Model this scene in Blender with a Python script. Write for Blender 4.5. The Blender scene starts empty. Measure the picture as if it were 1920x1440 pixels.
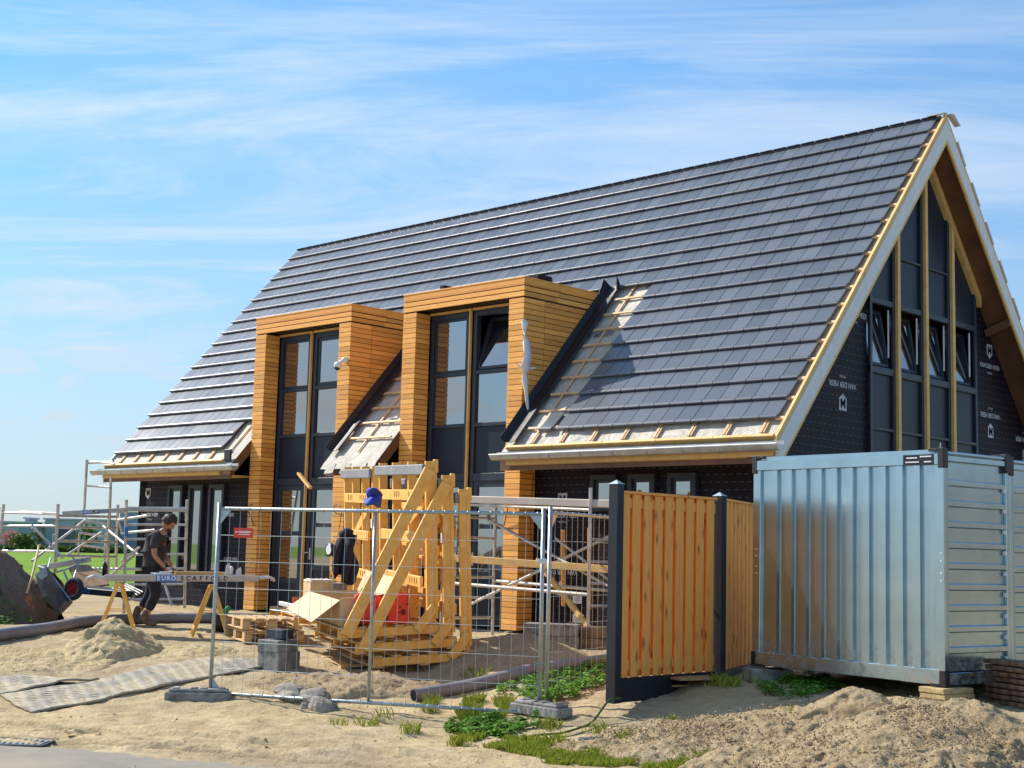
import bpy, math, random
from mathutils import Vector, Matrix, noise
random.seed(7)
R = math.radians
SC = bpy.context.scene
COL = SC.collection
# ------------------------------------------------------------------ camera
CX, CY, H = 10.1966, -16.2133, 1.28
YAW, PITCH, ROLL, FPX = 0.7635, 0.11862, 0.025608, 2632.04
CAM = Vector((CX, CY, H))
FW = Vector((-math.sin(YAW)*math.cos(PITCH), math.cos(YAW)*math.cos(PITCH), math.sin(PITCH)))
R0 = Vector((math.cos(YAW), math.sin(YAW), 0)); F0 = Vector((-math.sin(YAW), math.cos(YAW), 0))
UP0 = R0.cross(FW)
RT = R0*math.cos(ROLL)+UP0*math.sin(ROLL); UPV = -R0*math.sin(ROLL)+UP0*math.cos(ROLL)
cam_d = bpy.data.cameras.new("camera"); cam = bpy.data.objects.new("camera", cam_d); COL.objects.link(cam)
cam_d.sensor_width = 36; cam_d.lens = FPX/1920*36; cam_d.clip_start = .1; cam_d.clip_end = 6000
cam.matrix_world = Matrix(((RT.x, UPV.x, -FW.x, CX), (RT.y, UPV.y, -FW.y, CY), (RT.z, UPV.z, -FW.z, H), (0, 0, 0, 1)))
SC.camera = cam
SC.view_settings.view_transform = 'Standard'; SC.view_settings.look = 'None'
SC.view_settings.exposure = 0.9; SC.view_settings.gamma = 1

def ray(px, py): return FW+RT*((px-960)/FPX)-UPV*((py-720)/FPX)
def at(px, py, m): return CAM+ray(px, py)*m
def LD(l, d, z=0): return Vector((CX, CY, 0))+R0*l+F0*d+Vector((0, 0, z))
def to_ld(x, y):
    v = Vector((x-CX, y-CY, 0)); return v.dot(R0), v.dot(F0)
def sstep(t):
    t = min(1, max(0, t)); return t*t*(3-2*t)
MOUNDS = [(.0, 17.6, .10, 1.0, .9), (-2.1, 15.4, .06, .9, .6), (-8.3, 20.2, .12, 1.3, .8)]
def base_z(l, d):
    k = min(1, max(0, (l+1)/2.5))
    d0 = 13.5+(11.6-13.5)*k; d1 = 19.5+(16.0-19.5)*k
    k2 = min(1, max(0, (l-1.7)/1.6)); d0 -= 1.5*k2; d1 -= 3.1*k2
    z = -.47+.47*sstep((d-d0)/(d1-d0))
    if d > 40: z -= .004*min(d-40, 60)
    return z
def ground(l, d, fine=True):
    z = base_z(l, d)
    for (ml, md, h, sl, sd) in MOUNDS:
        e = ((l-ml)/sl)**2+((d-md)/sd)**2
        if e < 9: z += h*math.exp(-e)
    if fine and d < 45:
        p = Vector((l, d, 0))
        a = min(1, max(0, (d-10.6)/1.5))
        z += a*(.040*noise.noise(p*.9)+.026*noise.noise(p*2.7)+.016*noise.noise(p*7.1)+.007*noise.noise(p*17)+.010*max(0, noise.noise(p*4.3+Vector((0, 0, 5)))-.2)*3)
        if 11 < d < 14.6 and l < .8:      # tyre ruts
            w = .12*math.sin(l*.9)+.03*noise.noise(p*1.7)
            for c0 in (12.15, 12.32, 12.75, 12.88, 13.0):
                q = (d-(c0-.38*(l+3)-w))
                if abs(q) < .3: z += -.036*math.exp(-(q/.05)**2)*(1+.35*math.sin(l*75))+.026*math.exp(-((abs(q)-.1)/.035)**2)
    return z
def gz(p): l, d = to_ld(p.x, p.y); return ground(l, d)
def gp(px, py, dz=0):
    r = ray(px, py); t = 8.0; last = None
    while t < 300:
        p = CAM+r*t; l, d = to_ld(p.x, p.y)
        if p.z <= ground(l, d, False): break
        t += .04 if t < 40 else .5
    p.z = gz(p)+dz
    return p

# ------------------------------------------------------------------ mesh builder
def _topo():
    vs = []
    for sx in (-1, 1):
        for sy in (-1, 1):
            for sz in (-1, 1):
                for a in range(3): vs.append(((sx, sy, sz), a))
    ix = {v: i for i, v in enumerate(vs)}
    pos = [Vector([s[k]*(1 if k == a else .8) for k in range(3)]) for s, a in vs]
    F = []
    def add(f):
        c = sum((pos[i] for i in f), Vector())/len(f)
        n = (pos[f[1]]-pos[f[0]]).cross(pos[f[2]]-pos[f[1]])
        F.append(tuple(f) if n.dot(c) > 0 else tuple(reversed(f)))
    for a in range(3):
        b, c = [k for k in range(3) if k != a]
        for s in (-1, 1):
            q = []
            for (u, v) in ((-1, -1), (1, -1), (1, 1), (-1, 1)):
                k = [0, 0, 0]; k[a] = s; k[b] = u; k[c] = v; q.append(ix[(tuple(k), a)])
            add(q)
    for a in range(3):
        for b in range(a+1, 3):
            c = 3-a-b
            for sa in (-1, 1):
                for sb in (-1, 1):
                    k0 = [0, 0, 0]; k0[a] = sa; k0[b] = sb; k0[c] = -1; k1 = list(k0); k1[c] = 1
                    k0 = tuple(k0); k1 = tuple(k1)
                    add([ix[(k0, a)], ix[(k0, b)], ix[(k1, b)], ix[(k1, a)]])
    for sx in (-1, 1):
        for sy in (-1, 1):
            for sz in (-1, 1):
                k = (sx, sy, sz); add([ix[(k, 0)], ix[(k, 1)], ix[(k, 2)]])
    return vs, F
CV, CF = _topo()
BF = [(0, 2, 3, 1), (4, 5, 7, 6), (0, 1, 5, 4), (2, 6, 7, 3), (0, 4, 6, 2), (1, 3, 7, 5)]
ID3 = (Vector((1, 0, 0)), Vector((0, 1, 0)), Vector((0, 0, 1)))
class MB:
    def __init__(s): s.v = []; s.f = []; s.m = []; s.mi = 0; s.p = []
    def add(s, vs, fs):
        o = len(s.v); s.p.append((o, len(s.f))); s.v += [tuple(v) for v in vs]; s.f += [tuple(o+i for i in f) for f in fs]; s.m += [s.mi]*len(fs)
    def obox(s, c, size, ax=ID3, ch=0):
        c = Vector(c); hx = [q/2 for q in size]
        if ch > 0:
            ch = min(ch, min(hx)*.6)
            vs = []
            for sg, a in CV:
                p = c.copy()
                for k in range(3): p += ax[k]*(sg[k]*(hx[k] if k == a else hx[k]-ch))
                vs.append(p)
            s.add(vs, CF)
        else:
            vs = [c+ax[0]*(x*hx[0])+ax[1]*(y*hx[1])+ax[2]*(z*hx[2]) for x in (-1, 1) for y in (-1, 1) for z in (-1, 1)]
            s.add(vs, BF)
        return s
    def box(s, x0, x1, y0, y1, z0, z1, ch=0):
        return s.obox(((x0+x1)/2, (y0+y1)/2, (z0+z1)/2), (abs(x1-x0), abs(y1-y0), abs(z1-z0)), ID3, ch)
    def beam(s, p, q, w, h, up=(0, 0, 1), ch=0):
        p = Vector(p); q = Vector(q); a = (q-p); L = a.length; a.normalize()
        u = Vector(up); sd = a.cross(u)
        if sd.length < 1e-4: sd = a.cross(Vector((1, 0, 0)))
        sd.normalize(); u = sd.cross(a)
        return s.obox((p+q)/2, (L, w, h), (a, -sd, u), ch)
    def tube(s, pts, r, n=10, caps=True):
        pts = [Vector(p) for p in pts]; N = len(pts); rr = r if isinstance(r, (list, tuple)) else [r]*N
        t0 = (pts[1]-pts[0]).normalized(); ref = Vector((0, 0, 1)) if abs(t0.z) < .9 else Vector((1, 0, 0))
        u = t0.cross(ref).normalized(); vs = []
        for i, p in enumerate(pts):
            t = ((pts[min(i+1, N-1)]-p).normalized()+(p-pts[max(i-1, 0)]).normalized()) if 0 < i < N-1 else (pts[min(i+1, N-1)]-pts[max(i-1, 0)])
            if t.length < 1e-6: t = t0
            t.normalize(); u = (u-t*u.dot(t)).normalized(); w = t.cross(u)
            for k in range(n):
                a = 2*math.pi*k/n; vs.append(p+(u*math.cos(a)+w*math.sin(a))*rr[i])
        fs = [(i*n+k, i*n+(k+1) % n, (i+1)*n+(k+1) % n, (i+1)*n+k) for i in range(N-1) for k in range(n)]
        if caps: fs += [tuple(reversed(range(n))), tuple(range((N-1)*n, N*n))]
        s.add(vs, fs); return s
    def prism(s, poly, vec):
        poly = [Vector(p) for p in poly]; vec = Vector(vec); n = len(poly)
        nm = Vector()
        for i in range(n): nm += poly[i].cross(poly[(i+1) % n])
        if nm.dot(vec) < 0: poly.reverse()
        vs = poly+[p+vec for p in poly]
        fs = [tuple(reversed(range(n))), tuple(range(n, 2*n))]+[(i, (i+1) % n, n+(i+1) % n, n+i) for i in range(n)]
        s.add(vs, fs); return s
    def build(s, name, mat, parent=None, loc=None, smooth=False, kind=None):
        root = parent
        while root is not None and root.parent is not None: root = root.parent
        local = root is not None and root.get('_local')
        if root is not None: off = Vector((0, 0, 0)) if local else root.location.copy()
        elif loc is not None: off = Vector(loc)
        else:
            xs = [v[0] for v in s.v]; ys = [v[1] for v in s.v]; zs = [v[2] for v in s.v]
            off = Vector(((min(xs)+max(xs))/2, (min(ys)+max(ys))/2, min(zs)))
        me = bpy.data.meshes.new(name)
        me.from_pydata([(v[0]-off.x, v[1]-off.y, v[2]-off.z) for v in s.v], [], s.f)
        mats = mat if isinstance(mat, (list, tuple)) else [mat]
        for m in mats: me.materials.append(m)
        if len(mats) > 1: me.polygons.foreach_set('material_index', s.m)
        if smooth: me.polygons.foreach_set('use_smooth', [True]*len(s.f))
        me.update()
        o = bpy.data.objects.new(name, me); COL.objects.link(o)
        if parent is not None: o.parent = parent
        else: o.location = off
        if kind: o['kind'] = kind
        return o
def build_each(mb, name, mat, parent=None, step=1, **k):      # every primitive (or run of `step` primitives) its own object
    r = []
    for i in range(0, len(mb.p), step):
        v0, f0 = mb.p[i]; v1, f1 = mb.p[i+step] if i+step < len(mb.p) else (len(mb.v), len(mb.f))
        q = MB(); q.v = mb.v[v0:v1]; q.f = [tuple(a-v0 for a in f) for f in mb.f[f0:f1]]; q.m = mb.m[f0:f1]
        r.append(q.build(name, mat, parent, **k))
    return r
def tag(o, label=None, cat=None, group=None, kind=None):
    if label: o['label'] = label
    if cat: o['category'] = cat
    if group: o['group'] = group
    if kind: o['kind'] = kind
    return o
def thing(name, label, cat, loc=(0, 0, 0), group=None, local=False, mat=None):
    o = bpy.data.objects.new(name, None); COL.objects.link(o); o.empty_display_size = .2
    o.location = loc
    if mat is not None: o.matrix_world = mat
    if local: o['_local'] = 1
    return tag(o, label, cat, group)
def copy_tree(o, parent=None):
    c = o.copy(); COL.objects.link(c); c.parent = parent
    for ch in list(o.children): copy_tree(ch, c)
    return c
def frame(o, x, y, z):      # matrix from origin + three axes
    return Matrix(((x.x, y.x, z.x, o.x), (x.y, y.y, z.y, o.y), (x.z, y.z, z.z, o.z), (0, 0, 0, 1)))
_tc = {}
def text_geo(txt, bold=False):
    if (txt, bold) in _tc: return _tc[(txt, bold)]
    cu = bpy.data.curves.new('t', 'FONT'); cu.body = txt; cu.size = 1; cu.align_x = 'CENTER'; cu.align_y = 'CENTER'; cu.offset = .022 if bold else 0.0
    cu.resolution_u = 3
    o = bpy.data.objects.new('t', cu); COL.objects.link(o)
    dg = bpy.context.evaluated_depsgraph_get(); me = bpy.data.meshes.new_from_object(o.evaluated_get(dg))
    r = ([v.co.copy() for v in me.vertices], [tuple(p.vertices) for p in me.polygons])
    bpy.data.objects.remove(o); bpy.data.curves.remove(cu); bpy.data.meshes.remove(me)
    _tc[(txt, bold)] = r; return r
def put_text(mb, txt, c, xa, ya, size, bold=True):
    vs, fs = text_geo(txt, bold); c = Vector(c); xa = Vector(xa); ya = Vector(ya)
    mb.add([c+xa*(v.x*size)+ya*(v.y*size) for v in vs], fs)

# ------------------------------------------------------------------ materials
def lin(h):
    c = [int(h[i:i+2], 16)/255 for i in (0, 2, 4)]
    return tuple(x/12.92 if x <= .04045 else ((x+.055)/1.055)**2.4 for x in c)
class NT:
    def __init__(s, name):
        s.m = bpy.data.materials.new(name); s.m.use_nodes = True; s.t = s.m.node_tree; s.t.nodes.clear()
        s.out = s.n('ShaderNodeOutputMaterial'); s.b = s.n('ShaderNodeBsdfPrincipled'); s.l(s.b.outputs[0], s.out.inputs[0])
        s.tc = None
    def n(s, ty, **k):
        o = s.t.nodes.new(ty)
        for a, v in k.items(): setattr(o, a, v)
        return o
    def l(s, a, b): s.t.links.new(a, b)
    def set(s, inp, v):
        i = s.b.inputs[inp]
        if hasattr(v, 'links') or isinstance(v, bpy.types.NodeSocket): s.l(v, i)
        elif isinstance(v, tuple): i.default_value = (*v, 1)[:4]
        else: i.default_value = v
    def coord(s, scale=(1, 1, 1), which='Object', rot=(0, 0, 0)):
        if s.tc is None: s.tc = s.n('ShaderNodeTexCoord')
        mp = s.n('ShaderNodeMapping'); mp.inputs['Scale'].default_value = scale; mp.inputs['Rotation'].default_value = rot
        s.l(s.tc.outputs[which], mp.inputs[0]); return mp.outputs[0]
    def noise(s, scale=5, detail=4, rough=.55, sc=(1, 1, 1), dist=0, vec=None):
        t = s.n('ShaderNodeTexNoise'); t.inputs['Scale'].default_value = scale; t.inputs['Detail'].default_value = detail
        t.inputs['Roughness'].default_value = rough; t.inputs['Distortion'].default_value = dist
        s.l(vec if vec is not None else s.coord(sc), t.inputs['Vector']); return t.outputs['Fac']
    def ramp(s, fac, stops):
        r = s.n('ShaderNodeValToRGB'); e = r.color_ramp.elements
        while len(e) < len(stops): e.new(.5)
        for i, (p, c) in enumerate(stops):
            e[i].position = p; e[i].color = (*c, 1) if isinstance(c, tuple) else (c, c, c, 1)
        s.l(fac, r.inputs[0]); return r.outputs[0]
    def mix(s, fac, a, b, mode='MIX'):
        m = s.n('ShaderNodeMix', data_type='RGBA', blend_type=mode)
        for i, v in ((0, fac), (6, a), (7, b)):
            if isinstance(v, bpy.types.NodeSocket): s.l(v, m.inputs[i])
            elif isinstance(v, tuple): m.inputs[i].default_value = (*v, 1)
            else: m.inputs[i].default_value = v
        return m.outputs[2]
    def math(s, op, a, b=0, c=0):
        m = s.n('ShaderNodeMath', operation=op)
        for i, v in ((0, a), (1, b), (2, c)):
            if isinstance(v, bpy.types.NodeSocket): s.l(v, m.inputs[i])
            else: m.inputs[i].default_value = v
        return m.outputs[0]
    def bump(s, h, strength=.3, dist=.02, normal=None):
        b = s.n('ShaderNodeBump'); b.inputs['Strength'].default_value = strength; b.inputs['Distance'].default_value = dist
        s.l(h, b.inputs['Height'])
        if normal is not None: s.l(normal, b.inputs['Normal'])
        s.l(b.outputs[0], s.b.inputs['Normal']); return b.outputs[0]
    def island(s): return s.n('ShaderNodeNewGeometry').outputs['Random Per Island']
    def sep(s, v):
        x = s.n('ShaderNodeSeparateXYZ'); s.l(v, x.inputs[0]); return x.outputs

def plain(name, col, rough=.6, metal=0, var=.12, nscale=6, bump=0, bscale=40, spec=.5, isl=0, sc=(1, 1, 1)):
    t = NT(name)
    dark = tuple(c*(1-var*2) for c in col); lite = tuple(min(1, c*(1+var)) for c in col)
    c = t.ramp(t.noise(nscale, 5, .6, sc), [(.3, dark), (.7, lite)])
    if isl:
        k = t.ramp(t.island(), [(0, 1-isl), (1, 1+isl*.5)]); c = t.mix(1.0, c, k, 'MULTIPLY')
    t.set('Base Color', c); t.set('Roughness', rough); t.set('Metallic', metal); t.b.inputs['Specular IOR Level'].default_value = spec
    if bump: t.bump(t.noise(bscale, 4, .6, sc), bump, .01)
    return t.m
def wood(name, c1, c2, grain=(2, 2, 26), isl=.22, rough=.62, knots=True, kcol=(.12, .045, .012), kscale=(3, 3, 9), kth=.10, weather=0):
    t = NT(name)
    ran = t.island()
    off = t.n('ShaderNodeVectorMath', operation='ADD')
    t.l(t.coord(grain), off.inputs[0])
    cmb = t.n('ShaderNodeCombineXYZ'); r9 = t.math('MULTIPLY', ran, 37.0)
    for i in range(3): t.l(r9, cmb.inputs[i])
    t.l(cmb.outputs[0], off.inputs[1])
    g = t.noise(2.2, 6, .62, dist=.6, vec=off.outputs[0])
    c = t.ramp(g, [(.28, c1), (.5, tuple((a+b)/2 for a, b in zip(c1, c2))), (.72, c2)])
    br = t.ramp(ran, [(0, 1-isl), (.5, 1.0), (1, 1+isl*.6)]); c = t.mix(1.0, c, br, 'MULTIPLY')
    r2 = t.math('FRACT', t.math('MULTIPLY', ran, 17.3))
    c = t.mix(t.math('MULTIPLY', r2, .35), c, tuple(x*y for x, y in zip(c1, (1.05, .8, .6))))
    if knots:
        off2 = t.n('ShaderNodeVectorMath', operation='ADD'); t.l(t.coord(kscale), off2.inputs[0]); t.l(cmb.outputs[0], off2.inputs[1])
        v = t.n('ShaderNodeTexVoronoi'); v.inputs['Scale'].default_value = 1.6; t.l(off2.outputs[0], v.inputs['Vector'])
        k = t.ramp(v.outputs['Distance'], [(kth*.45, 1.0), (kth, .45), (kth*1.7, 0.0)])
        # only some cells carry a knot
        gate = t.math('GREATER_THAN', t.sep(v.outputs['Color'])[0], .45)
        c = t.mix(t.math('MULTIPLY', t.math('MULTIPLY', k, gate), .8), c, kcol)
    if weather:
        c = t.mix(t.math('MULTIPLY', t.ramp(t.noise(3, 5), [(.45, 0.0), (.7, 1.0)]), weather), c, (.34, .30, .25))
    t.set('Base Color', c); t.set('Roughness', rough); t.bump(g, .25, .004)
    return t.m
M = {}
M['clad'] = wood('larch_cladding', (.74, .305, .045), (.92, .51, .13), kscale=(3, 3, 9), isl=.27, kth=.09)
M['pine'] = wood('pine_timber', (.62, .37, .11), (.78, .53, .21), grain=(3, 3, 3), isl=.14, kscale=(5, 5, 5), kth=.06)
M['rack'] = wood('rack_timber', (.72, .365, .060), (.88, .53, .14), grain=(4, 4, 4), isl=.24, kscale=(6, 6, 6), kth=.08)
M['fence'] = wood('fence_boards', (.78, .305, .060), (.92, .43, .095), grain=(9, 9, .9), isl=.24, kscale=(7, 7, 2.4), kth=.20, kcol=(.15, .05, .015))
M['pallet'] = wood('pallet_timber', (.50, .30, .12), (.68, .46, .22), grain=(4, 4, 4), isl=.25, kscale=(6, 6, 6), kth=.08, weather=.25)
M['oldwood'] = wood('weathered_wood', (.36, .24, .13), (.52, .37, .22), grain=(4, 4, 4), isl=.2, weather=.4)
M['osb'] = plain('board_offcut', (.42, .27, .12), .7, var=.25, nscale=60, bump=.3)
M['batten'] = wood('roof_batten', (.56, .34, .16), (.74, .52, .30), grain=(3, 3, 3), isl=.2, knots=False)
M['ply'] = plain('brown_plywood', (.165, .075, .035), .55, var=.2, nscale=2.5, bump=.1)
M['white_board'] = plain('primed_white_board', (.66, .67, .66), .55, var=.05, nscale=8)
M['frame'] = plain('window_frame_paint', (.026, .036, .054), .38, var=.06, nscale=3, spec=.35)
M['panel'] = plain('window_panel_sheet', (.018, .025, .040), .35, var=.05, nscale=2, spec=.22)
M['flash'] = plain('rubber_flashing', (.012, .010, .016), .5, var=.3, nscale=7, bump=.4, bscale=9)
M['dark'] = plain('dark_interior', (.012, .012, .013), .9, var=.2)  # near-black paints the unlit room in; also prints the crest letters
M['black'] = plain('black_plastic', (.016, .016, .020), .45, var=.2)
M['black_steel'] = plain('black_painted_post', (.012, .014, .024), .42, var=.2, nscale=4)
M['zinc'] = plain('zinc_gutter', (.52, .53, .52), .38, metal=.55, var=.12, nscale=5)
M['pvc'] = plain('grey_pvc_pipe', (.215, .205, .215), .42, var=.1, nscale=3)
M['white_pl'] = plain('white_plastic', (.72, .72, .72), .35, var=.05)
M['concrete'] = plain('concrete_block', (.27, .265, .25), .9, var=.3, nscale=9, bump=.5, bscale=50, isl=.25)
M['brown_conc'] = plain('brown_stained_concrete', (.20, .145, .10), .9, var=.35, nscale=7, bump=.5)
M['dark_conc'] = plain('dark_concrete', (.055, .060, .078), .8, var=.3, nscale=6, bump=.3)
M['yellow_pave'] = plain('sandy_paving_block', (.46, .35, .17), .9, var=.22, nscale=14, bump=.5, bscale=60, isl=.2)
M['clay_tile'] = plain('brown_clay_tile', (.26, .145, .085), .75, var=.35, nscale=9, bump=.4, isl=.6)
M['card'] = plain('cardboard', (.62, .44, .25), .8, var=.08, nscale=3)
M['card_in'] = plain('pale_cardboard', (.60, .46, .29), .8, var=.06, nscale=2)
M['cloth_navy'] = plain('navy_cloth', (.012, .013, .030), .9, var=.3, nscale=9, bump=.5, bscale=14)
M['cloth_blue'] = plain('blue_cloth', (.010, .050, .42), .7, var=.3, nscale=9, bump=.5, bscale=20)
M['shirt'] = plain('charcoal_shirt', (.050, .040, .042), .9, var=.25, nscale=7, bump=.5, bscale=12)
M['trouser'] = plain('dark_trousers', (.018, .018, .032), .9, var=.3, nscale=7, bump=.5, bscale=14)
M['skin'] = plain('skin', (.42, .20, .115), .5, var=.08, nscale=20)
M['hair'] = plain('brown_hair', (.045, .022, .012), .6, var=.4, nscale=30, bump=.8, bscale=60)
M['boot'] = plain('tan_boot_leather', (.17, .11, .065), .8, var=.25, nscale=12)
M['rubber'] = plain('tyre_rubber', (.035, .035, .038), .8, var=.2)
M['red'] = plain('red_paint', (.42, .02, .02), .4, var=.15)
M['signred'] = plain('red_sign_plastic', (.75, .055, .025), .35, var=.04)
M['orange'] = plain('orange_plastic', (.75, .13, .02), .45, var=.08)
M['green'] = plain('green_plastic', (.02, .30, .08), .4, var=.1)
M['blue'] = plain('blue_print', (.02, .17, .52), .4, var=.05)
M['foam_grey'] = plain('grey_foam_strip', (.24, .25, .27), .75, var=.12, nscale=8, isl=.15)
M['letter'] = plain('white_print', (.52, .53, .58), .6, var=.25, nscale=12)
M['letter_grey'] = plain('grey_print', (.17, .18, .20), .7, var=.2)
M['white_print'] = plain('sign_white_print', (.85, .85, .85), .5, var=.03)
M['barrow'] = plain('wheelbarrow_tray', (.085, .105, .12), .55, metal=.3, var=.3, nscale=5, bump=.3)
M['rust'] = plain('rusty_inner_tray', (.22, .075, .03), .85, var=.5, nscale=12, bump=.3)
M['film'] = plain('clear_plastic_wrap', (.78, .78, .76), .3, var=.08, nscale=9, bump=.6, bscale=18)
M['board_alu'] = plain('platform_beam_sheet', (.50, .45, .39), .55, metal=.15, var=.1, nscale=3)
M['litter'] = plain('tan_paper_litter', (.66, .46, .22), .8, var=.2, nscale=20)

t = NT('galvanised_steel')
n1 = t.noise(3, 5, .6); v = t.n('ShaderNodeTexVoronoi'); v.inputs['Scale'].default_value = 55; t.l(t.coord(), v.inputs['Vector'])
sp = t.sep(v.outputs['Color'])[0]
sp = t.noise(70, 2, .5)
zl = t.sep(t.coord())[2]
mud = t.math('MULTIPLY', t.ramp(t.noise(9, 6, .7), [(.46, 0.0), (.66, 1.0)]), t.ramp(zl, [(.02, 1.0), (.42, 0.0)]))
stk = t.math('MULTIPLY', t.ramp(t.noise(2.5, 5, .7, (7, 7, .5)), [(.60, 0.0), (.74, .35)]), 1.0)
bc = t.mix(t.math('MULTIPLY', sp, .25), t.ramp(n1, [(.3, (.34, .46, .53)), (.7, (.43, .56, .63))]), (.52, .63, .69))
t.set('Base Color', t.mix(t.math('MAXIMUM', mud, stk), bc, (.30, .25, .19)))
t.set('Metallic', t.math('SUBTRACT', .95, t.math('MULTIPLY', mud, .8))); t.set('Roughness', t.math('ADD', .17, t.math('MULTIPLY', sp, .08))); t.bump(t.noise(1.6, 2, .5), .04, .03)
M['galv'] = t.m
M['galv_tube'] = plain('galvanised_tube', (.40, .47, .50), .42, metal=.75, var=.15, nscale=9)
M['alu'] = plain('aluminium_tube', (.62, .60, .57), .42, metal=.7, var=.18, nscale=7)

t = NT('roof_tile_glaze')
ran = t.island(); nz = t.noise(1.6, 4, .5); fine = t.noise(160, 2, .5)
c = t.ramp(ran, [(0, (.092, .108, .136)), (.5, (.115, .132, .162)), (1, (.140, .158, .190))])
c = t.mix(t.math('MULTIPLY', nz, .25), c, (.12, .135, .16))
t.set('Base Color', c); t.set('Roughness', t.math('ADD', .19, t.math('MULTIPLY', nz, .12)))
t.b.inputs['Specular IOR Level'].default_value = .42; t.bump(fine, .06, .002)
M['tile'] = t.m
M['tile_lip'] = plain('roof_tile_rolled_edge', (.10, .112, .135), .27, var=.08, spec=1.0)

t = NT('roof_underlay')
w1 = t.noise(3.2, 5, .6, dist=1.2); w2 = t.noise(14, 3, .5)
t.set('Base Color', t.ramp(w1, [(.3, (.40, .36, .30)), (.7, (.56, .53, .47))])); t.set('Roughness', .75)
t.bump(t.math('ADD', w1, t.math('MULTIPLY', w2, .25)), .6, .08); M['underlay'] = t.m

def foil(name, axis):      # black breather foil with rows of dashes; axis = the horizontal coordinate
    t = NT(name); s = t.sep(t.coord()); u = s[axis]; z = s[2]
    row = t.math('FLOOR', t.math('MULTIPLY', z, 9.0))
    fz = t.math('FRACT', t.math('MULTIPLY', z, 9.0))
    fu = t.math('FRACT', t.math('ADD', t.math('MULTIPLY', u, 7.5), t.math('MULTIPLY', row, .37)))
    dash = t.math('MULTIPLY', t.math('LESS_THAN', fz, .07), t.math('LESS_THAN', fu, .5))
    c = t.ramp(t.noise(1.5, 4, .6), [(.3, (.007, .005, .010)), (.7, (.013, .009, .018))]); t.b.inputs['Specular IOR Level'].default_value = .18
    t.set('Base Color', t.mix(t.math('MULTIPLY', dash, .45), c, (.20, .19, .24))); t.set('Roughness', .55)
    t.bump(t.noise(2.2, 4, .5, dist=1.0), .35, .05); return t.m
M['foilX'] = foil('black_wall_foil_front', 0); M['foilY'] = foil('black_wall_foil_gable', 1)

t = NT('coated_glass')
t.set('Base Color', t.ramp(t.noise(.8, 2), [(.3, (.012, .017, .022)), (.7, (.018, .024, .030))])); t.set('Roughness', .02)
t.b.inputs['IOR'].default_value = 4.2; t.b.inputs['Specular IOR Level'].default_value = .5
t.bump(t.noise(1.1, 1), .02, .02); M['glass'] = t.m

t = NT('red_foam_wrap'); v = t.n('ShaderNodeTexVoronoi'); v.inputs['Scale'].default_value = 11; t.l(t.coord(), v.inputs['Vector'])
t.set('Base Color', t.ramp(t.math('ADD', v.outputs['Distance'], t.math('MULTIPLY', t.noise(9), .9)), [(.70, (.10, .004, .003)), (.82, (.80, .05, .015))])); t.set('Roughness', .5)
t.bump(v.outputs['Distance'], .5, .02); M['redwrap'] = t.m

# ground: sand, farther off meadow grass
t = NT('site_sand')
big = t.noise(.22, 4, .6); mid = t.noise(1.7, 5, .6); fin = t.noise(22, 5, .65); grit = t.noise(150, 2, .6)
c = t.ramp(mid, [(.28, (.36, .27, .155)), (.52, (.49, .385, .225)), (.75, (.60, .49, .31))])
c = t.mix(t.ramp(big, [(.42, 0.0), (.60, .65)]), c, (.30, .25, .175))
c = t.mix(t.ramp(t.noise(5.5, 6, .7), [(.52, 0.0), (.66, .55)]), c, (.30, .225, .13))
c = t.mix(t.ramp(fin, [(.56, 0.0), (.72, .5)]), c, (.27, .20, .12))
c = t.mix(t.math('MULTIPLY', t.ramp(grit, [(.62, 0.0), (.72, 1.0)]), .35), c, (.20, .15, .10))
P = t.sep(t.coord())
dd = t.math('ADD', t.math('MULTIPLY', P[0], F0.x), t.math('MULTIPLY', P[1], F0.y))   # metres along the view axis of the field
dd = t.math('SUBTRACT', dd, CX*F0.x+CY*F0.y)
edge = t.math('ADD', dd, t.math('MULTIPLY', t.noise(.15, 4), 8))
gm = t.ramp(t.math('DIVIDE', edge, 100.0), [(.42, 0.0), (.45, 1.0)])
gr = t.ramp(t.noise(.35, 6, .7, (1, 1, 1)), [(.3, (.085, .165, .012)), (.6, (.17, .30, .025)), (.8, (.30, .36, .06))])
t.set('Base Color', t.mix(gm, c, gr)); t.set('Roughness', .95); t.b.inputs['Specular IOR Level'].default_value = .15
h = t.math('ADD', t.math('MULTIPLY', fin, .6), t.math('ADD', t.math('MULTIPLY', mid, .8), t.math('MULTIPLY', grit, .14)))
t.bump(h, .75, .05); M['sand'] = t.m

def soil(name, a, b, dk, sc=1.0):
    t = NT(name)
    n1 = t.noise(3*sc, 6, .7); n2 = t.noise(26*sc, 5, .7); n3 = t.noise(90*sc, 3, .6)
    c = t.ramp(n1, [(.3, a), (.7, b)]); c = t.mix(t.ramp(n2, [(.5, 0.0), (.68, .75)]), c, dk)
    c = t.mix(t.ramp(n3, [(.62, 0.0), (.75, .45)]), c, tuple(min(1, x*1.35) for x in b))
    t.set('Base Color', c); t.set('Roughness', .95); t.b.inputs['Specular IOR Level'].default_value = .15
    t.bump(t.math('ADD', n2, t.math('MULTIPLY', n3, .35)), .9, .05); return t.m
M['clay'] = soil('dry_clay_soil', (.40, .30, .175), (.58, .46, .29), (.22, .155, .085), 1.3)
M['darksoil'] = soil('dark_grey_soil', (.25, .20, .15), (.36, .29, .22), (.14, .10, .075))  # darker and greyer than the clay
M['palesand'] = soil('pale_heaped_sand', (.46, .37, .20), (.60, .49, .30), (.34, .255, .12), .6)
M['rock'] = plain('broken_rubble', (.33, .30, .25), .9, var=.3, nscale=8, bump=.6, bscale=25)

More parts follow.
